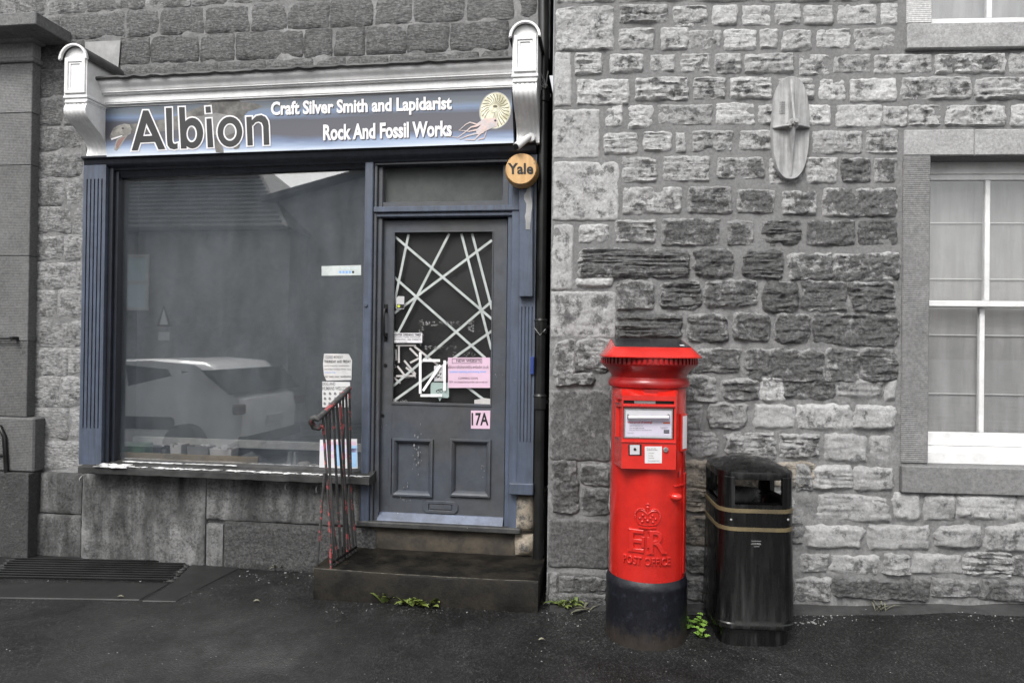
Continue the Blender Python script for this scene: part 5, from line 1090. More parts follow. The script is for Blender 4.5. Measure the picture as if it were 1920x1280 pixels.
def relpath(P, r):
    O = [];
    for x, y in P:
        aa = (R(x, 1000, PYC - PR)[0] - PXC) / PR; O.append((PXC + PR * math.sin(aa), PYC - PR * math.cos(aa), pz(y)))
    MB().tube(O, r / 340, 6).build('crown_relief', PRD, pb, smooth=60)
relpath([(1198, 989), (1206, 990), (1214, 990.5), (1222, 990), (1230, 989)], 2.6); relpath([(1196, 983), (1206, 984.5), (1214, 985), (1222, 984.5), (1231, 983)], 1.6)
relpath([(1197, 982), (1191, 973), (1191, 963), (1197, 957), (1205, 957), (1211, 961), (1214, 965)], 1.7); relpath([(1231, 982), (1237, 973), (1237, 963), (1231, 957), (1223, 957), (1217, 961), (1214, 965)], 1.7)
for k in range(11): t = rad(200 - k * 14); rel(1202 + 12 * math.cos(t), 967 - 13 * math.sin(t) , 1.7); rel(1226 - 12 * math.cos(t), 967 - 13 * math.sin(t), 1.7)
relpath([(1214, 964), (1214, 950)], 1.8); rel(1214, 951, 3.4); relpath([(1210, 946), (1218, 946)], 1.5); rel(1214, 944.5, 2.2)
for x, y, r in ((1204, 978, 2.6), (1214, 976, 3), (1224, 978, 2.6), (1199, 972, 2.2), (1229, 972, 2.2), (1209, 971, 2), (1219, 971, 2), (1205, 966, 2.4), (1223, 966, 2.4)): rel(x, y, r)
wrap('maker_relief', [(u, v, t) for u in (0, 1) for v in (0, 1) for t in (0, 1)], [(0, 1, 3, 2), (4, 6, 7, 5), (0, 4, 5, 1), (2, 3, 7, 6), (0, 2, 6, 4), (1, 5, 7, 3)], 1205, 1229, pz(730), pz(743), .007, PRW)
for x in (1211, 1221): wrap('screw_hole', [(u, v, t) for u in (0, 1) for v in (0, 1) for t in (0, 1)], [(0, 1, 3, 2), (4, 6, 7, 5), (0, 4, 5, 1), (2, 3, 7, 6), (0, 2, 6, 4), (1, 5, 7, 3)], x, x + 3, pz(737), pz(739), .0078, M['ink'])
# ------------------------------------------------------------------ litter bin
BX0, BX1, BY0, BY1 = .89, 1.315, -.53, -.05; bxc, byc = (BX0 + BX1) / 2, (BY0 + BY1) / 2; bzg = ground(bxc, byc)
bn = thing('litter_bin', (bxc, byc, bzg), 'black plastic hooded litter bin with two gold bands beside the post box', 'litter bin')
BB = M['bin_black']; bz = lambda y: R(1425, y, BY0)[1]
def bloop(s, z, ch=.095, n=4, sy=None):
    'square outline with rounded corners'
    hx, hy = (BX1 - BX0) / 2 * s, (BY1 - BY0) / 2 * (sy or s); o = []
    for (cx, cy, a0) in ((1, 1, 0), (-1, 1, 90), (-1, -1, 180), (1, -1, 270)):
        for k in range(n + 1):
            a = rad(a0 + 90 * k / n); o.append((bxc + cx * (hx - ch) + ch * math.cos(a), byc + cy * (hy - ch) + ch * math.sin(a), z))
    return o
zr = bz(960); zbt = bz(1183)
MB().loft([bloop(.9, bzg - .03), bloop(.9, zbt + .005)]).build('plinth', BB, bn, smooth=30)
MB().loft([bloop(1.0, zbt + .005), bloop(1.03, zbt + .012), bloop(1.03, zbt + .035), bloop(1.015, zbt + .042), bloop(1.015, zbt + .062), bloop(1.005, zbt + .07), bloop(.985, zbt + .3), bloop(.962, zr - .03), bloop(.965, zr - .025), bloop(.965, zr), bloop(.9, zr), bloop(.88, zr - .3)], caps=False).build('body', BB, bn, smooth=28)
MB().add(bloop(.88, zr - .3), [tuple(range(20))]).build('liner_bottom', M['black'], bn)
for y0_, y1_ in ((955.5, 962.5), (990, 997)):
    a, b = bz(y0_), bz(y1_); MB().loft([bloop(s_, z) for s_, z in ((.96, b - .001), (.978, b), (.978, a), (.96, a + .001))], caps=False).build('gold_band', M['gold'], bn, smooth=30)
zo0, zo1, zd = bz(947), bz(899), bz(872)
HS = .95
hx, hy = (BX1 - BX0) / 2 * HS, (BY1 - BY0) / 2 * HS
MB().loft([bloop(.962, zr + .001), bloop(.962, zo0 - .002), bloop(.9, zo0 - .002), bloop(.88, zr - .05)], caps=False).build('hood_rim', BB, bn, smooth=30)
for sx, sy in ((-1, -1), (1, -1), (1, 1), (-1, 1)):
    cx, cy = bxc + sx * hx, byc + sy * hy; e = .076; th = .03
    P = [(cx - sx * .0, cy - sy * .07), (cx - sx * .022, cy - sy * .022), (cx - sx * .07, cy), (cx - sx * e, cy), (cx - sx * e, cy - sy * th), (cx - sx * .07, cy - sy * th), (cx - sx * th, cy - sy * .07), (cx - sx * th, cy - sy * e), (cx, cy - sy * e)]
    MB().loft([[(x, y, z) for x, y in P] for z in (zo0 - .01, zo1 + .01)]).build('hood_post', BB, bn, bevel=.008, segs=2)
MB().loft([bloop(.87, zo1 - .0), bloop(HS, zo1 - .004), bloop(HS + .01, zo1 + .02), bloop(HS, zo1 + .036), bloop(.86, zo1 + .046, .09), bloop(.6, zo1 + .072, .1), bloop(.3, zo1 + .086, .05), bloop(.08, zo1 + .09, .01)]).build('hood_dome', BB, bn, smooth=40)
m = MB(); rn = random.Random(8); lp = []
for s_, z in ((.93, zo0 + .012), (.86, zo0 - .02), (.8, zr - .06), (.78, zr - .2)): lp.append([(x, y, z + rn.uniform(-.012, .012)) for x, y, z in bloop(s_ * .93, z, .05, 5)])
m.loft(lp, caps=False).build('bag', paint('bag_plastic', srgb(16), srgb(22), .25, 0, None, .1, .5, bs=22), bn, smooth=50)
for x in (1371, 1478):
    p = R(x, 974, BY0 + .01); MB().ball((p[0], BY0 + .012, p[1]), .007, .005, .007, 8, 5).build('rivet', M['zinc'], bn, smooth=70)
rn = random.Random(5); p = R(1417, 1018, BY0 + .006)
m = MB()
for k in range(4): z = p[1] + .006 * k * (-1) ** k; m.box(p[0] - rn.uniform(.01, .03), p[0] + rn.uniform(.01, .03), BY0 + .0035, BY0 + .012, z, z + .0016)
m.build('scratch', M['zinc'], bn)
# ------------------------------------------------------------------ notices
def notice(name, label, quad, d, mat, lines, cat='notice', F='L', par=None, group=None):
    m = MB(F).pq(quad, d, d + .0012); c = [PX[F](x, y, d) for x, y in quad]
    o = thing(name, W(F, (sum(p[0] for p in c) / len(c), d, min(p[1] for p in c))), label, cat, group)
    m.build('sheet', M[mat], o)
    for s, q, ink, b in lines: letter(F, 'lettering', s, q, d - .0002, M[ink], o, bold=b, thick=.0008)
    return o
qq = lambda x0, y0, x1, y1, f: [f(x0, y0), f(x1, y0), f(x1, y1), f(x0, y1)]
DD = .0095
o = notice('website_notice', 'pink paper notice headed NEW WEBSITE taped to the shop door glass', qq(698, 408, 1158, 738, q3), DD, 'pink_paper',
       [('NEW WEBSITE', qq(790, 427, 1060, 458, q3), 'ink', .01), ('albioncraftsilversmiths.webador.co.uk', qq(700, 490, 1142, 528, q3), 'ink', -.005), ('updated opening and closing times', qq(712, 548, 1112, 580, q3), 'blue_ink', .015), ('COMMING SOON', qq(810, 622, 1022, 646, q3), 'ink', .0), ('NEW  one of special fossil and silver sales on web site', qq(712, 662, 1128, 692, q3), 'ink', -.008)])
fr = [L(*q3(x, y), DD) for x, y in ((742, 420), (1070, 420), (1070, 472), (742, 472))]; fi = [L(*q3(x, y), DD) for x, y in ((746, 424), (1066, 424), (1066, 468), (746, 468))]
MB('L').ring(fr, fi, DD - .001, DD - .0001).build('box_rule', M['ink'], o)
notice('house_number', 'small pink paper sign with black number 17A on the shop door', [q3(948, 985), q3(1160, 985), q3(1155, 1185), q3(948, 1182)], -.0085, 'pink_paper', [('17A', qq(955, 1010, 1140, 1150, q3), 'ink', .025)], 'number sign')
notice('opening_times_strip', 'white paper strip about winter opening times on door glass', qq(90, 140, 416, 248, q3), DD, 'paper', [('WINTER OPENING TIMES', qq(95, 148, 404, 172, q3), 'ink', .03), ('OPENING TIMES WEATHER', qq(95, 178, 398, 192, q3), 'ink', .0), ('DEPENDING . SEE WEBSITE', qq(95, 203, 402, 218, q3), 'ink', 0), ('FOR UPDATES', qq(95, 234, 250, 246, q3), 'grey_ink', 0)])
o = notice('service_sticker', 'pale green sticker with small bicycle drawing low on door glass', [q3(508, 690), q3(520, 678), q3(700, 682), q3(708, 700), q3(708, 835), q3(695, 848), q3(630, 846), q3(608, 884), q3(588, 846), q3(508, 840)], .0235, 'service_green' if 'service_green' in M else 'tape', [])
paint('service_green', srgb(160, 178, 174), None, .6, 0, None, .15, 0); o.children[0].data.materials[0] = M['service_green']
for cx, cy in ((588, 780), (624, 775)):
    E_ = [L(*q3(x, y), .022) for x, y in ell(cx, cy, 17, 16, n=16)]; I_ = [L(*q3(x, y), .022) for x, y in ell(cx, cy, 12, 11, n=16)]; MB('L').ring(E_, I_, .0226, .0234).build('drawing', M['ink'], o)
MB('L').prism([L(*q3(x, y), .0225) for x, y in ((565, 768), (600, 752), (636, 748), (640, 756), (604, 762), (570, 776))], .0226, .0234).build('drawing', M['ink'], o)
o = notice('picture_card', 'white card with black squiggle print behind tape strips on door glass', qq(546, 498, 650, 665, q3), .0255, 'paper', [])
rn = random.Random(6)
for k in range(10):
    x, y = 560 + rn.random() * 75, 560 + rn.random() * 80; MB('L').prism([L(*q3(x + u, y + v), .025) for u, v in ((-8, -5), (4, -9), (9, 3), (-2, 9))], .0247, .0254).build('drawing', M['ink'], o)
o = notice('door_contact', 'small grey plastic card with yellow dot at left of door glass', [q5(842, 572), q5(852, 560), q5(890, 562), q5(888, 638), q5(840, 636)], .0, 'silver_plastic', [], 'card')
MB('L').pq([q5(845, 608), q5(888, 610), q5(886, 634), q5(843, 632)], -.0016, -.0002).build('dark_label', M['ink'], o)
paint('yellow_green', srgb(190, 200, 60), None, .5, 0, None, 0, 0); MB('L').pq([q5(x, y) for x, y in ell(856, 620, 9, 8, n=14)], -.0026, -.0017).build('yellow_dot', M['yellow_green'], o)
qw = lambda x, y: (580 + x * 120 / 591, 640 + y * 260 / 1280)
DW = -.0215
notice('closed_days_notice', 'curled old paper listing closed days in the shop window', [qw(x, y) for x, y in ((135, 112), (362, 115), (394, 172), (388, 355), (158, 362), (135, 310), (126, 205))], DW, 'old_paper',
       [('CLOSED MONDAY', qq(150, 130, 310, 158, qw), 'grey_ink', .02), ('THURSDAY AND FRIDAY', qq(138, 172, 384, 198, qw), 'ink', .02), ('open tuesday wednesday', qq(140, 215, 370, 232, qw), 'grey_ink', .0), ('saturday sunday times vary', qq(140, 248, 384, 266, qw), 'grey_ink', 0), ('please ring', qq(142, 278, 240, 292, qw), 'blue_ink', 0), ('or see our website', qq(146, 312, 384, 332, qw), 'ink', 0)])
o = notice('welcome_notice', 'white paper reading dog and humans welcome behind the red handrail', [qw(x, y) for x, y in ((118, 370), (374, 374), (380, 606), (120, 606))], DW, 'paper', [('DOG AND', qq(120, 376, 240, 406, qw), 'grey_ink', .02), ('HUMANS WELCOME', qq(120, 415, 374, 450, qw), 'grey_ink', .02)])
rn = random.Random(16)
for k in range(14):
    x, y = 130 + (k % 5) * 48 + rn.random() * 12, 480 + (k // 5) * 46; MB('L').pq([qw(x, y - 14), qw(x + 14, y - 10), qw(x + 22, y + 10), qw(x + 5, y + 16), qw(x - 6, y + 4)], DW - .0009, DW - .0001).build('drawing', M['grey_ink'], o)
o = notice('coloured_leaflet', 'lilac and blue printed leaflet in the lower window corner behind handrail', [qw(x, y) for x, y in ((98, 905), (440, 898), (446, 1168), (300, 1182), (92, 1180))], DW, 'paper', [])
for k, (a, b, c, d_, mt) in enumerate(((150, 925, 430, 955, 'pink_paper'), (110, 960, 250, 1010, 'lilac_paper'), (300, 985, 436, 1020, 'lilac_paper'), (390, 960, 440, 1160, 'blue_tint'), (150, 1040, 240, 1075, 'pink_paper'), (240, 950, 300, 1150, 'blue_tint'), (310, 1035, 376, 1075, 'pink_paper'))):
    if mt not in M: paint('blue_tint', srgb(150, 186, 220), None, .8, 0, None, .1, 0)
    MB('L').pq(qq(a, b, c, d_, qw), DW - .0009, DW - .0001).build('print_block', M[mt], o)
o = notice('window_sticker', 'long narrow pale blue sticker on the shop window by the door post', [(603, 499), (677, 497), (677, 516), (603, 517)], DW, 'tape', [('opening times', lq(640, 501, 670, 505), 'blue_ink', 0)], 'sticker')
paint('sticker_sky_blue', srgb(206, 224, 230), None, .6, 0, None, .05, 0); o.children[0].data.materials[0] = M['sticker_sky_blue']
for k in range(5): MB('L').rect(636 + 6 * k, 508, 640 + 6 * k, 512, DW - .0009, DW - .0001).build('symbol', M['blue_ink' if k < 4 else 'ink'], o)
# ------------------------------------------------------------------ things lying in the shop window
qd = lambda x, y: (200 + x * 420 / 1920, 800 + y * 120 / 549)
def disp(x, y, d): p = L(*qd(x, y), d); return p
zfl = zg0 - .018
o = MB('L'); a, b = disp(110, 235, .03), disp(1300, 285, .03)
tag(o.box(a[0], b[0], .02, .04, zfl - .002, L(*qd(700, 238), .02)[1]).build('wooden_batten', M['tan_wood'], bevel=.003), 'long tan wooden batten along the bottom of shop window', 'batten')
a, b = disp(140, 150, .1), disp(360, 150, .1); zt_ = disp(250, 130, .1)[1]; zl_ = disp(250, 205, .1)[1]; m = MB('L'); n = 10
m.loft([[(a[0] + (b[0] - a[0]) * i / n, .055 + .012 * math.sin(i * 1.9), zfl), (a[0] + (b[0] - a[0]) * i / n, .07 + .015 * math.sin(i * 1.3), zt_ - .01 * abs(math.sin(i * 1.1)) - (.02 if i in (0,) else 0)), (a[0] + (b[0] - a[0]) * i / n, .15, zt_ - .004), (a[0] + (b[0] - a[0]) * i / n, .16, zfl)] for i in range(n + 1)])
tag(m.build('folded_cloth', M['green_cloth'], smooth=60), 'folded dull green cloth at the left end of window display', 'cloth')
c = disp(500, 185, .08); h = .06
m = MB('L').lathe(c[0], .09, [(.03, zfl), (.034, zfl + .05), (.03, zfl + .085), (.02, zfl + .1), (.012, zfl + .105)], 16)
tg = thing('small_jar', W('L', (c[0], .09, zfl)), 'small dark jar with a white label in shop window', 'jar'); m.build('jar_body', M['black'], tg, smooth=50)
MB('L').pq([qd(472, 150), qd(492, 148), qd(488, 170), qd(474, 168)], .052, .058).build('label', M['paper'], tg)
for nm, lb, x0, y0, x1, y1, mt in (('plastic_tray', 'grey plastic tub among the window display clutter', 690, 165, 870, 232, 'clear_tray'), ('white_box', 'open white card box beside dark jar in the window', 545, 150, 640, 215, 'old_paper'), ('mineral_box', 'shallow box of pale mineral pieces right of plastic tub', 885, 185, 1070, 240, 'old_paper')):
    a, b = disp(x0, y0, .06), disp(x1, y1, .06); z1_ = disp(x0, y0, .06)[1]; tg = thing(nm, W('L', ((a[0] + b[0]) / 2, .1, zfl)), lb, 'box' if 'box' in nm else 'tub')
    ins = .008; lo_ = [(a[0] + ins, .065), (b[0] - ins, .065), (b[0] - ins, .15), (a[0] + ins, .15)]; hi = [(a[0], .055), (b[0], .055), (b[0], .16), (a[0], .16)]
    inn = [(a[0] + .006, .061), (b[0] - .006, .061), (b[0] - .006, .154), (a[0] + .006, .154)]
    MB('L').loft([[(x, y, zfl) for x, y in lo_], [(x, y, z1_) for x, y in hi], [(x, y, z1_) for x, y in inn], [(x, y, zfl + .01) for x, y in lo_]], caps=False).build('tub', M[mt], tg)
    rn = random.Random(x0)
    for k in range(6):
        r = rn.uniform(.012, .022); MB('L').ball((rn.uniform(a[0] + .02, b[0] - .02), .1 + rn.uniform(-.03, .03), z1_ - rn.uniform(.0, .02)), r, r, r * .8, 7, 5, .5, k + x0).build('mineral', M['pebble' if k % 2 else 'sash_white'], tg, smooth=40)
c = disp(1015, 175, .05); m = MB('L'); m.ring([(c[0] - .018, c[1] - .02), (c[0] + .018, c[1] - .02), (c[0] + .018, c[1] + .022), (c[0] - .018, c[1] + .022)], [(c[0] - .007, c[1] - .007), (c[0] + .007, c[1] - .007), (c[0] + .007, c[1] + .007), (c[0] - .007, c[1] + .007)], .045, .047)
tag(m.build('ring_card', M['paper']), 'small square white tag with a round hole on window display', 'tag')
rn = random.Random(21)
tg = thing('heap_of_cloth', W('L', (disp(1200, 230, .1)[0], .1, zfl)), 'dark crumpled heap of rags in the window display', 'rags')
a, b = disp(1090, 240, .1)[0], disp(1420, 240, .1)[0]; m = MB('L'); V = []
for j in range(9):
    for i in range(22): u, v = i / 21, j / 8; V.append((a + (b - a) * u, .05 + .11 * v, zfl + .085 * math.sin(math.pi * u) * math.sin(math.pi * (.15 + v * .8)) * (1 + .5 * noise.noise(Vector((u * 7, v * 4, 1)))) - .002))
m.add(V, [(j * 22 + i, j * 22 + i + 1, (j + 1) * 22 + i + 1, (j + 1) * 22 + i) for j in range(8) for i in range(21)]).build('rags', M['slate'], tg, smooth=50)
for k, (x, y, r, lb) in enumerate(((1690, 285, .034, 'largest smooth grey pebble in the shop window'), (1770, 305, .022, 'middle pebble of three beside the window leaflet'), (1800, 318, .018, 'smallest pebble next to the window leaflet edge'))):
    c = disp(x, y, .07); tag(MB('L').ball((c[0], .08, zfl + r * .62), r * 1.5, r, r * .75, 12, 8, .25, k).build('pebble', M['pebble'], smooth=70), lb, 'pebble', 'pebbles in the shop window')
for k, (x, lb) in enumerate(((1570, 'left pale plastic display foot under window rail'), (1620, 'right pale plastic display foot under window rail'))):
    c = disp(x, 230, .1); MB_ = MB('L').loft([[(c[0] + s * w_ * .5, .1 + t_ * .02, z) for s, t_ in ((-1, -1), (1, -1), (1, 1), (-1, 1))] for z, w_ in ((zfl, .05), (zfl + .03, .03), (zfl + .11, .012))])
    tag(MB_.build('display_foot', M['clear_tray'], bevel=.003), lb, 'display stand', 'display stands')
# ------------------------------------------------------------------ weeds
def leaf(m, base, dirv, ln, wd, curl=.3, n=4):
    d = Vector(dirv).normalized(); s = d.cross(Vector((0, 0, 1))).normalized(); V = []
    for k in range(n + 1):
        t = k / n; c = Vector(base) + d * ln * t + Vector((0, 0, 1)) * (ln * curl * (t - t * t * 1.4)); w_ = wd * math.sin(math.pi * (.12 + .86 * t))
        V += [tuple(c - s * w_ + Vector((0, 0, w_ * .3))), tuple(c), tuple(c + s * w_ + Vector((0, 0, w_ * .3)))]
    m.add(V, [f for k in range(n) for f in ((3 * k, 3 * k + 1, 3 * k + 4, 3 * k + 3), (3 * k + 1, 3 * k + 2, 3 * k + 5, 3 * k + 4))])
def weed(name, label, px, n, ln, wd, mat, seed, spread=.02, up=.35, cat='weed', group='weeds in the pavement'):
    rn = random.Random(seed); p = onground(*px); t_ = thing(name, p, label, cat, group)
    for k in range(n):
        a = rn.uniform(0, 6.28); m = MB(); b = p + Vector((rn.uniform(-1, 1) * spread, rn.uniform(-1, 1) * spread * .5, .005)); d = Vector((math.cos(a), math.sin(a) * .8 - .15, up * rn.uniform(.3, 1.6)))
        leaf(m, b, d, ln * rn.uniform(.6, 1.2), wd * rn.uniform(.7, 1.2), rn.uniform(.1, .6)); m.build('leaf', M[mat], t_, smooth=60)
    return t_
weed('weed', 'leafy green weed at the foot of step, left of three', (738, 1128), 34, .09, .018, 'leaf', 1, .07, .8)
weed('weed', 'low green weed below the step, middle of three', (768, 1134), 24, .08, .018, 'leaf', 2, .06, .7)
weed('weed', 'small green weed below the step, right of three', (800, 1136), 20, .075, .017, 'leaf', 3, .05, .7)
weed('weed', 'ragged pale weed at wall foot left of the post box', (1062, 1136), 30, .1, .012, 'leaf', 4, .06, .7)
weed('weed', 'thin trailing grass blade against black post box base', (1100, 1144), 5, .16, .008, 'dry_leaf', 5, .03, .1)
weed('dry_tuft', 'dry fern tuft at the stone plinth left of steps', (520, 1066), 12, .1, .008, 'dry_leaf', 6, .03, .9, 'tuft')
weed('dry_tuft', 'thin dry grass tuft at the wall right of litter bin', (1650, 1146), 10, .12, .004, 'dry_leaf', 8, .03, .6, 'tuft')
for k, (x, y) in enumerate(((1289, 1178), (1312, 1172), (1314, 1194))):
    rn = random.Random(30 + k); p = onground(x, y); t_ = thing('clover', p, ('clover sprig nearest the black post box base', 'clover sprig nearest the litter bin', 'lowest clover sprig between post box and bin')[k], 'clover', 'clover between post box and bin')
    for j in range(9):
        c = p + Vector((rn.uniform(-.03, .03), rn.uniform(-.03, .03), rn.uniform(.01, .06))); m = MB()
        m.tube([tuple(p), tuple(c)], .0012, 4)
        for q in range(3):
            a = q * 2.094 + rn.random(); leaf(m, c, (math.cos(a), math.sin(a), .15), .022, .011, .2, 3)
        m.build('leaflet', M['clover'], t_, smooth=60)
# grit, bits of mortar and leaf along the wall foot
m = MB(); rn = random.Random(77)
def grit(x0, y0, x1, y1, n, a, b):
    for _ in range(n):
        p = onground(rn.uniform(x0, x1), rn.uniform(y0, y1)); r = a + (b - a) * rn.random() ** 3; m.ball((p.x, p.y, p.z + r * .3), r * rn.uniform(.8, 1.6), r, r * .6, 5, 3, .5, rn.random() * 50)
grit(0, 1105, 1920, 1275, 160, .0015, .004); grit(1495, 1135, 1920, 1165, 260, .0015, .006); grit(1020, 1130, 1140, 1175, 70, .002, .006); grit(600, 1115, 1000, 1150, 70, .002, .006); grit(1490, 1140, 1545, 1175, 60, .002, .012); grit(430, 1055, 600, 1095, 80, .002, .007); grit(0, 1045, 360, 1100, 60, .002, .007)
tag(m.build('grit', M['grit'], smooth=40), 'pale grit and mortar crumbs scattered along the wall foot', 'grit', kind='stuff')
rn = random.Random(90)
for k, (x, y, lb) in enumerate(((220, 1122, 'pale fallen leaf on flagstone by the grating'), (1010, 1203, 'fallen leaf scrap on asphalt below the steps right end'), (475, 1130, 'bleached leaf scrap on asphalt left of steps'))):
    m = MB(); p = onground(x, y) + Vector((0, 0, .012)); leaf(m, p, (1, .3, .1), .04, .012, .5); tag(m.build('fallen_leaf', M['dry_leaf'], smooth=60), lb, 'leaf', 'fallen leaves')
# asphalt swept up as a soft fillet against the right-hand wall
m = MB(); lp = []
for i in range(80):
    x = HX0 + .02 + (HX1 - HX0 - .03) * i / 79; z = ground(x, 0); j = noise.noise(Vector((x * 3, 0, 4))); h = .008 + .012 * j; w_ = .09 + .05 * noise.noise(Vector((x * 2.3, 7, 0)))
    lp.append([(x, .03, z - .03), (x, .03, z + h + .02), (x, -.03, z + h), (x, -.03 - w_ * .45, z + h * .45), (x, -.03 - w_, z - .006), (x, -.02, z - .03)])
tag(m.loft(lp).build('pavement_edge', paint('dusty_asphalt', srgb(58), srgb(42), .8, .05, srgb(95), .4, .5), smooth=60), kind='structure')
# ------------------------------------------------------------------ opposite side of the street (seen mirrored in the shop window)
def mir(x, y, d): p = L(x, y, d); return (p[0], -d, p[1])
oh = thing('opposite_house', W('L', (-4, -9.5, -.1)), 'rendered house with slate roof mirrored in the left of shop window', 'house')
HD = 9.3; ex = mir(440, 430, HD); zE = ex[2]
x_r = mir(545, 430, HD)[0]; x_l = x_r - 11; rd = mir(478, 298, HD + 3); zr_ = rd[2]; x_h = rd[0]
MB('L').box(x_l, x_r, -HD - 6, -HD, -.15, zE).build('wall', M['render_wall'], oh)
e0 = zE - .05; rf = MB('L').add([(x_l, -HD + .3, e0), (x_r + .1, -HD + .3, e0), (x_r + .1, -HD - 6.3, e0), (x_l, -HD - 6.3, e0), (x_l, -HD + .3, zE), (x_r + .1, -HD + .3, zE), (x_r + .1, -HD - 6.3, zE), (x_l, -HD - 6.3, zE), (x_l, -HD - 3, zr_), (x_h, -HD - 3, zr_)],
    [(0, 1, 2, 3), (0, 4, 5, 1), (1, 5, 6, 2), (2, 6, 7, 3), (4, 8, 9, 5), (5, 9, 6), (6, 9, 8, 7), (0, 3, 7, 8, 4)]).build('roof', M['slate'], oh)
for k in range(18):
    t = k / 18; y = -HD + .3 - 3.3 * t; z = zE + (zr_ - zE) * t; MB('L').box(x_l, x_r + .1 + (x_h - x_r - .1) * t - .1, y - .08, y + .02, z + .0, z + .035).build('slate_course', M['tile_line'], rf)
def owin(x0, y0, x1, y1, par, d=HD):
    a, b = mir(x0, y0, d), mir(x1, y1, d); X0, X1, Z1, Z0 = a[0], b[0], a[2], b[2]
    w_ = MB('L').ring([(X0, Z0), (X1, Z0), (X1, Z1), (X0, Z1)], [(X0 + .07, Z0 + .07), (X1 - .07, Z0 + .07), (X1 - .07, Z1 - .07), (X0 + .07, Z1 - .07)], -d + .03, -d - .02).box(X0 + .07, X1 - .07, -d + .02, -d - .01, (Z0 + Z1) / 2 - .04, (Z0 + Z1) / 2 + .04).build('window', M['sash_white'], par)
    MB('L').box(X0 + .03, X1 - .03, -d - .005, -d + .006, Z0 + .03, Z1 - .03).build('pane', M['sticker_sky_blue'], w_)  # opaque pale blue pane colour stands in for reflected sky
owin(190, 478, 281, 582, oh); owin(80, 478, 150, 582, oh)
oh2 = thing('gable_house', W('L', (1, -11, -.1)), 'taller house with sloping roof mirrored at right of shop window', 'house')
HD2 = 10.2; a = mir(525, 377, HD2); b = mir(700, 328, HD2)
g0, g1 = a[0], a[0] + 7.5; sl_ = (b[2] - a[2]) / (b[0] - a[0]); pk = a[2] + sl_ * 3.75
MB('L').prism([(g0, -.15), (g1, -.15), (g1, a[2]), ((g0 + g1) / 2, pk), (g0, a[2])], -HD2 - 7, -HD2).build('wall', M['render_wall'], oh2)
for s_ in (0, 1):
    xa_, xb_ = (g0 - .3, (g0 + g1) / 2) if s_ == 0 else (g1 + .3, (g0 + g1) / 2); zz_ = a[2] - sl_ * .3
    MB('L').loft([[(xa_, y, zz_), (xb_, y, pk), (xb_, y, pk + .12), (xa_, y, zz_ + .12)] for y in (-HD2 + .3, -HD2 - 7)]).build('roof', M['slate'], oh2)
owin(510, 447, 553, 528, oh2, HD2)
# triangular warning sign
ws = thing('warning_sign', W('L', (mir(309, 600, 7.6)[0], -7.6, -.1)), 'triangular road warning sign mirrored in the shop window', 'road sign')
a, b, c = mir(309, 572, 7.6), mir(298, 612, 7.6), mir(321, 612, 7.6)
MB('L').prism([(a[0], a[2]), (b[0] - .02, b[2]), (c[0] + .02, c[2])], -7.6, -7.62).build('plate', M['sign_red'], ws); MB('L').prism([(a[0], a[2] - .07), (b[0] + .04, b[2] + .035), (c[0] - .04, c[2] + .035)], -7.597, -7.599).build('face', M['paper'], ws)
MB('L').tube([(a[0], -7.65, -.12), (a[0], -7.65, a[2] - .05)], .03, 10).build('pole', M['zinc'], ws); p = mir(309, 630, 7.6); MB('L').box(p[0] - .11, p[0] + .11, -7.62, -7.6, p[2] - .08, p[2] + .08).build('sub_plate', M['paper'], ws)
# white hatchback parked on the road, rear towards the right of its mirror image
YN, YF = -4.55, -6.25; xre = mir(462, 760, 4.55)[0]; rz = -.15
cr = thing('parked_car', W('L', (xre - 2, -5.4, rz)), 'white hatchback parked in the road, mirrored in the shop window', 'car')
prof = [(0, .42), (.02, .75), (-.04, .98), (-.12, 1.02), (-.5, 1.42), (-.62, 1.5), (-1.3, 1.55), (-2.1, 1.52), (-2.5, 1.4), (-3.1, 1.05), (-3.9, .92), (-4.05, .7), (-4.06, .35), (-3.6, .26), (-.3, .26)]
def clp(y, ins, s=1): return [(xre + x + (ins if x > -2 else -ins) * (-.6), y, rz + (z if z < 1.0 else 1.0 + (z - 1.0) * s)) for x, z in prof]
lp = []
for t, ins, tum in ((0, .1, 0), (.04, .02, 0), (.1, 0, 0), (.5, 0, 0), (.9, 0, 0), (.96, .02, 0), (1, .1, 0)): lp.append([(x, YN + (YF - YN) * t + (0 if z < rz + 1 else (z - rz - 1) * .32 * (1 - 2 * t)), z - (.03 if t in (0, 1) and z > rz + 1.4 else 0)) for x, y, z in clp(0, ins)])
MB('L').loft(lp).build('body', M['car_white'], cr, smooth=35)
ys_ = lambda z: YN + max(0, z - 1) * .32 + .004
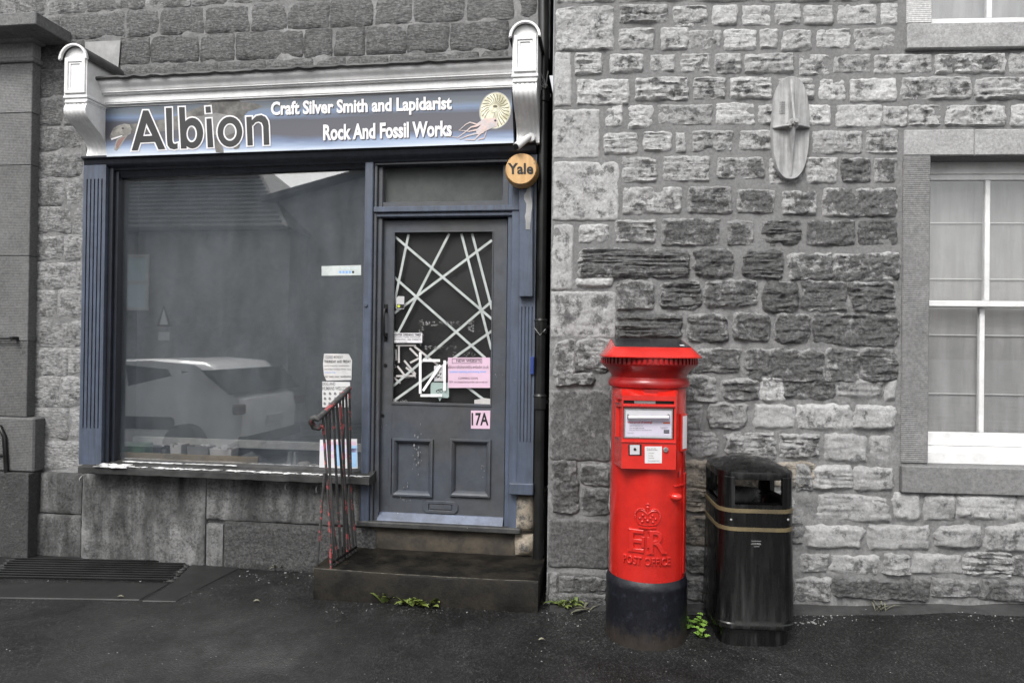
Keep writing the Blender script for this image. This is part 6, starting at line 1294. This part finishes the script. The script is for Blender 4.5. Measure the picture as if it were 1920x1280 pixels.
def sidew(pts, nm='side_window'): 
    for s_ in (0, 1):
        m = MB('L'); V = []
        for e_ in (.012, -.03):
            for x, z in pts: yy = ys_(z) + e_ if s_ == 0 else YF - (ys_(z) - YN) - e_; V.append((xre + x, yy, rz + z))
        n = len(pts); m.add(V, [tuple(range(n)), tuple(range(2 * n - 1, n - 1, -1))] + [(i, (i + 1) % n, n + (i + 1) % n, n + i) for i in range(n)]).build(nm, M['car_glass'], cr)
sidew([(-1.02, 1.02), (-1.0, 1.2), (-1.12, 1.4), (-1.75, 1.45), (-1.8, 1.0)]); sidew([(-1.86, 1.0), (-1.82, 1.45), (-2.1, 1.44), (-2.75, 1.12), (-2.85, 1.0)]); sidew([(-.3, 1.06), (-.42, 1.34), (-.9, 1.38), (-.88, 1.04)])
MB('L').loft([[(xre - .1 + o_, YN + .2, rz + 1.06), (xre - .46 + o_, YN + .3, rz + 1.4), (xre - .46 + o_, YF - .3, rz + 1.4), (xre - .1 + o_, YF - .2, rz + 1.06)] for o_ in (.03, -.04)]).build('rear_window', M['car_glass'], cr)
for s_ in (0, 1):
    y = YN - .004 if s_ == 0 else YF + .004
    for x in (-.85, -3.3):
        w_ = MB('L').tube([(xre + x, y - .01 if s_ == 0 else y + .01, rz + .31), (xre + x, y + .2 if s_ == 0 else y - .2, rz + .31)], .31, 24).build('wheel', M['rubber'], cr, bevel=.03); MB('L').tube([(xre + x, y - .016 if s_ == 0 else y + .016, rz + .31), (xre + x, y + .05 if s_ == 0 else y - .05, rz + .31)], .2, 16).build('rim', M['steel'], w_)
    yl = YN + .12 if s_ == 0 else YF - .12; MB('L').box(xre - .08, xre + .035, yl - .1, yl + .1, rz + .78, rz + .92).build('tail_light', M['sign_red'], cr, bevel=.02)
MB('L').box(xre - .1, xre + .05, YN + .02, YF - .02, rz + .3, rz + .45).build('bumper', M['rubber'], cr, bevel=.02); MB('L').box(xre, xre + .045, -5.65, -5.15, rz + .58, rz + .7).build('number_plate', M['paper'], cr)
MB('L').loft([[(xre - 1.95 + u, YN - e_, rz + .52 + v) for u, v in ((.0, .03), (.04, 0), (.82, 0), (.86, .03), (.86, .15), (.82, .18), (.04, .18), (0, .15))] for e_ in (.02, -.02)]).build('door_bumper', M['rubber'], cr)
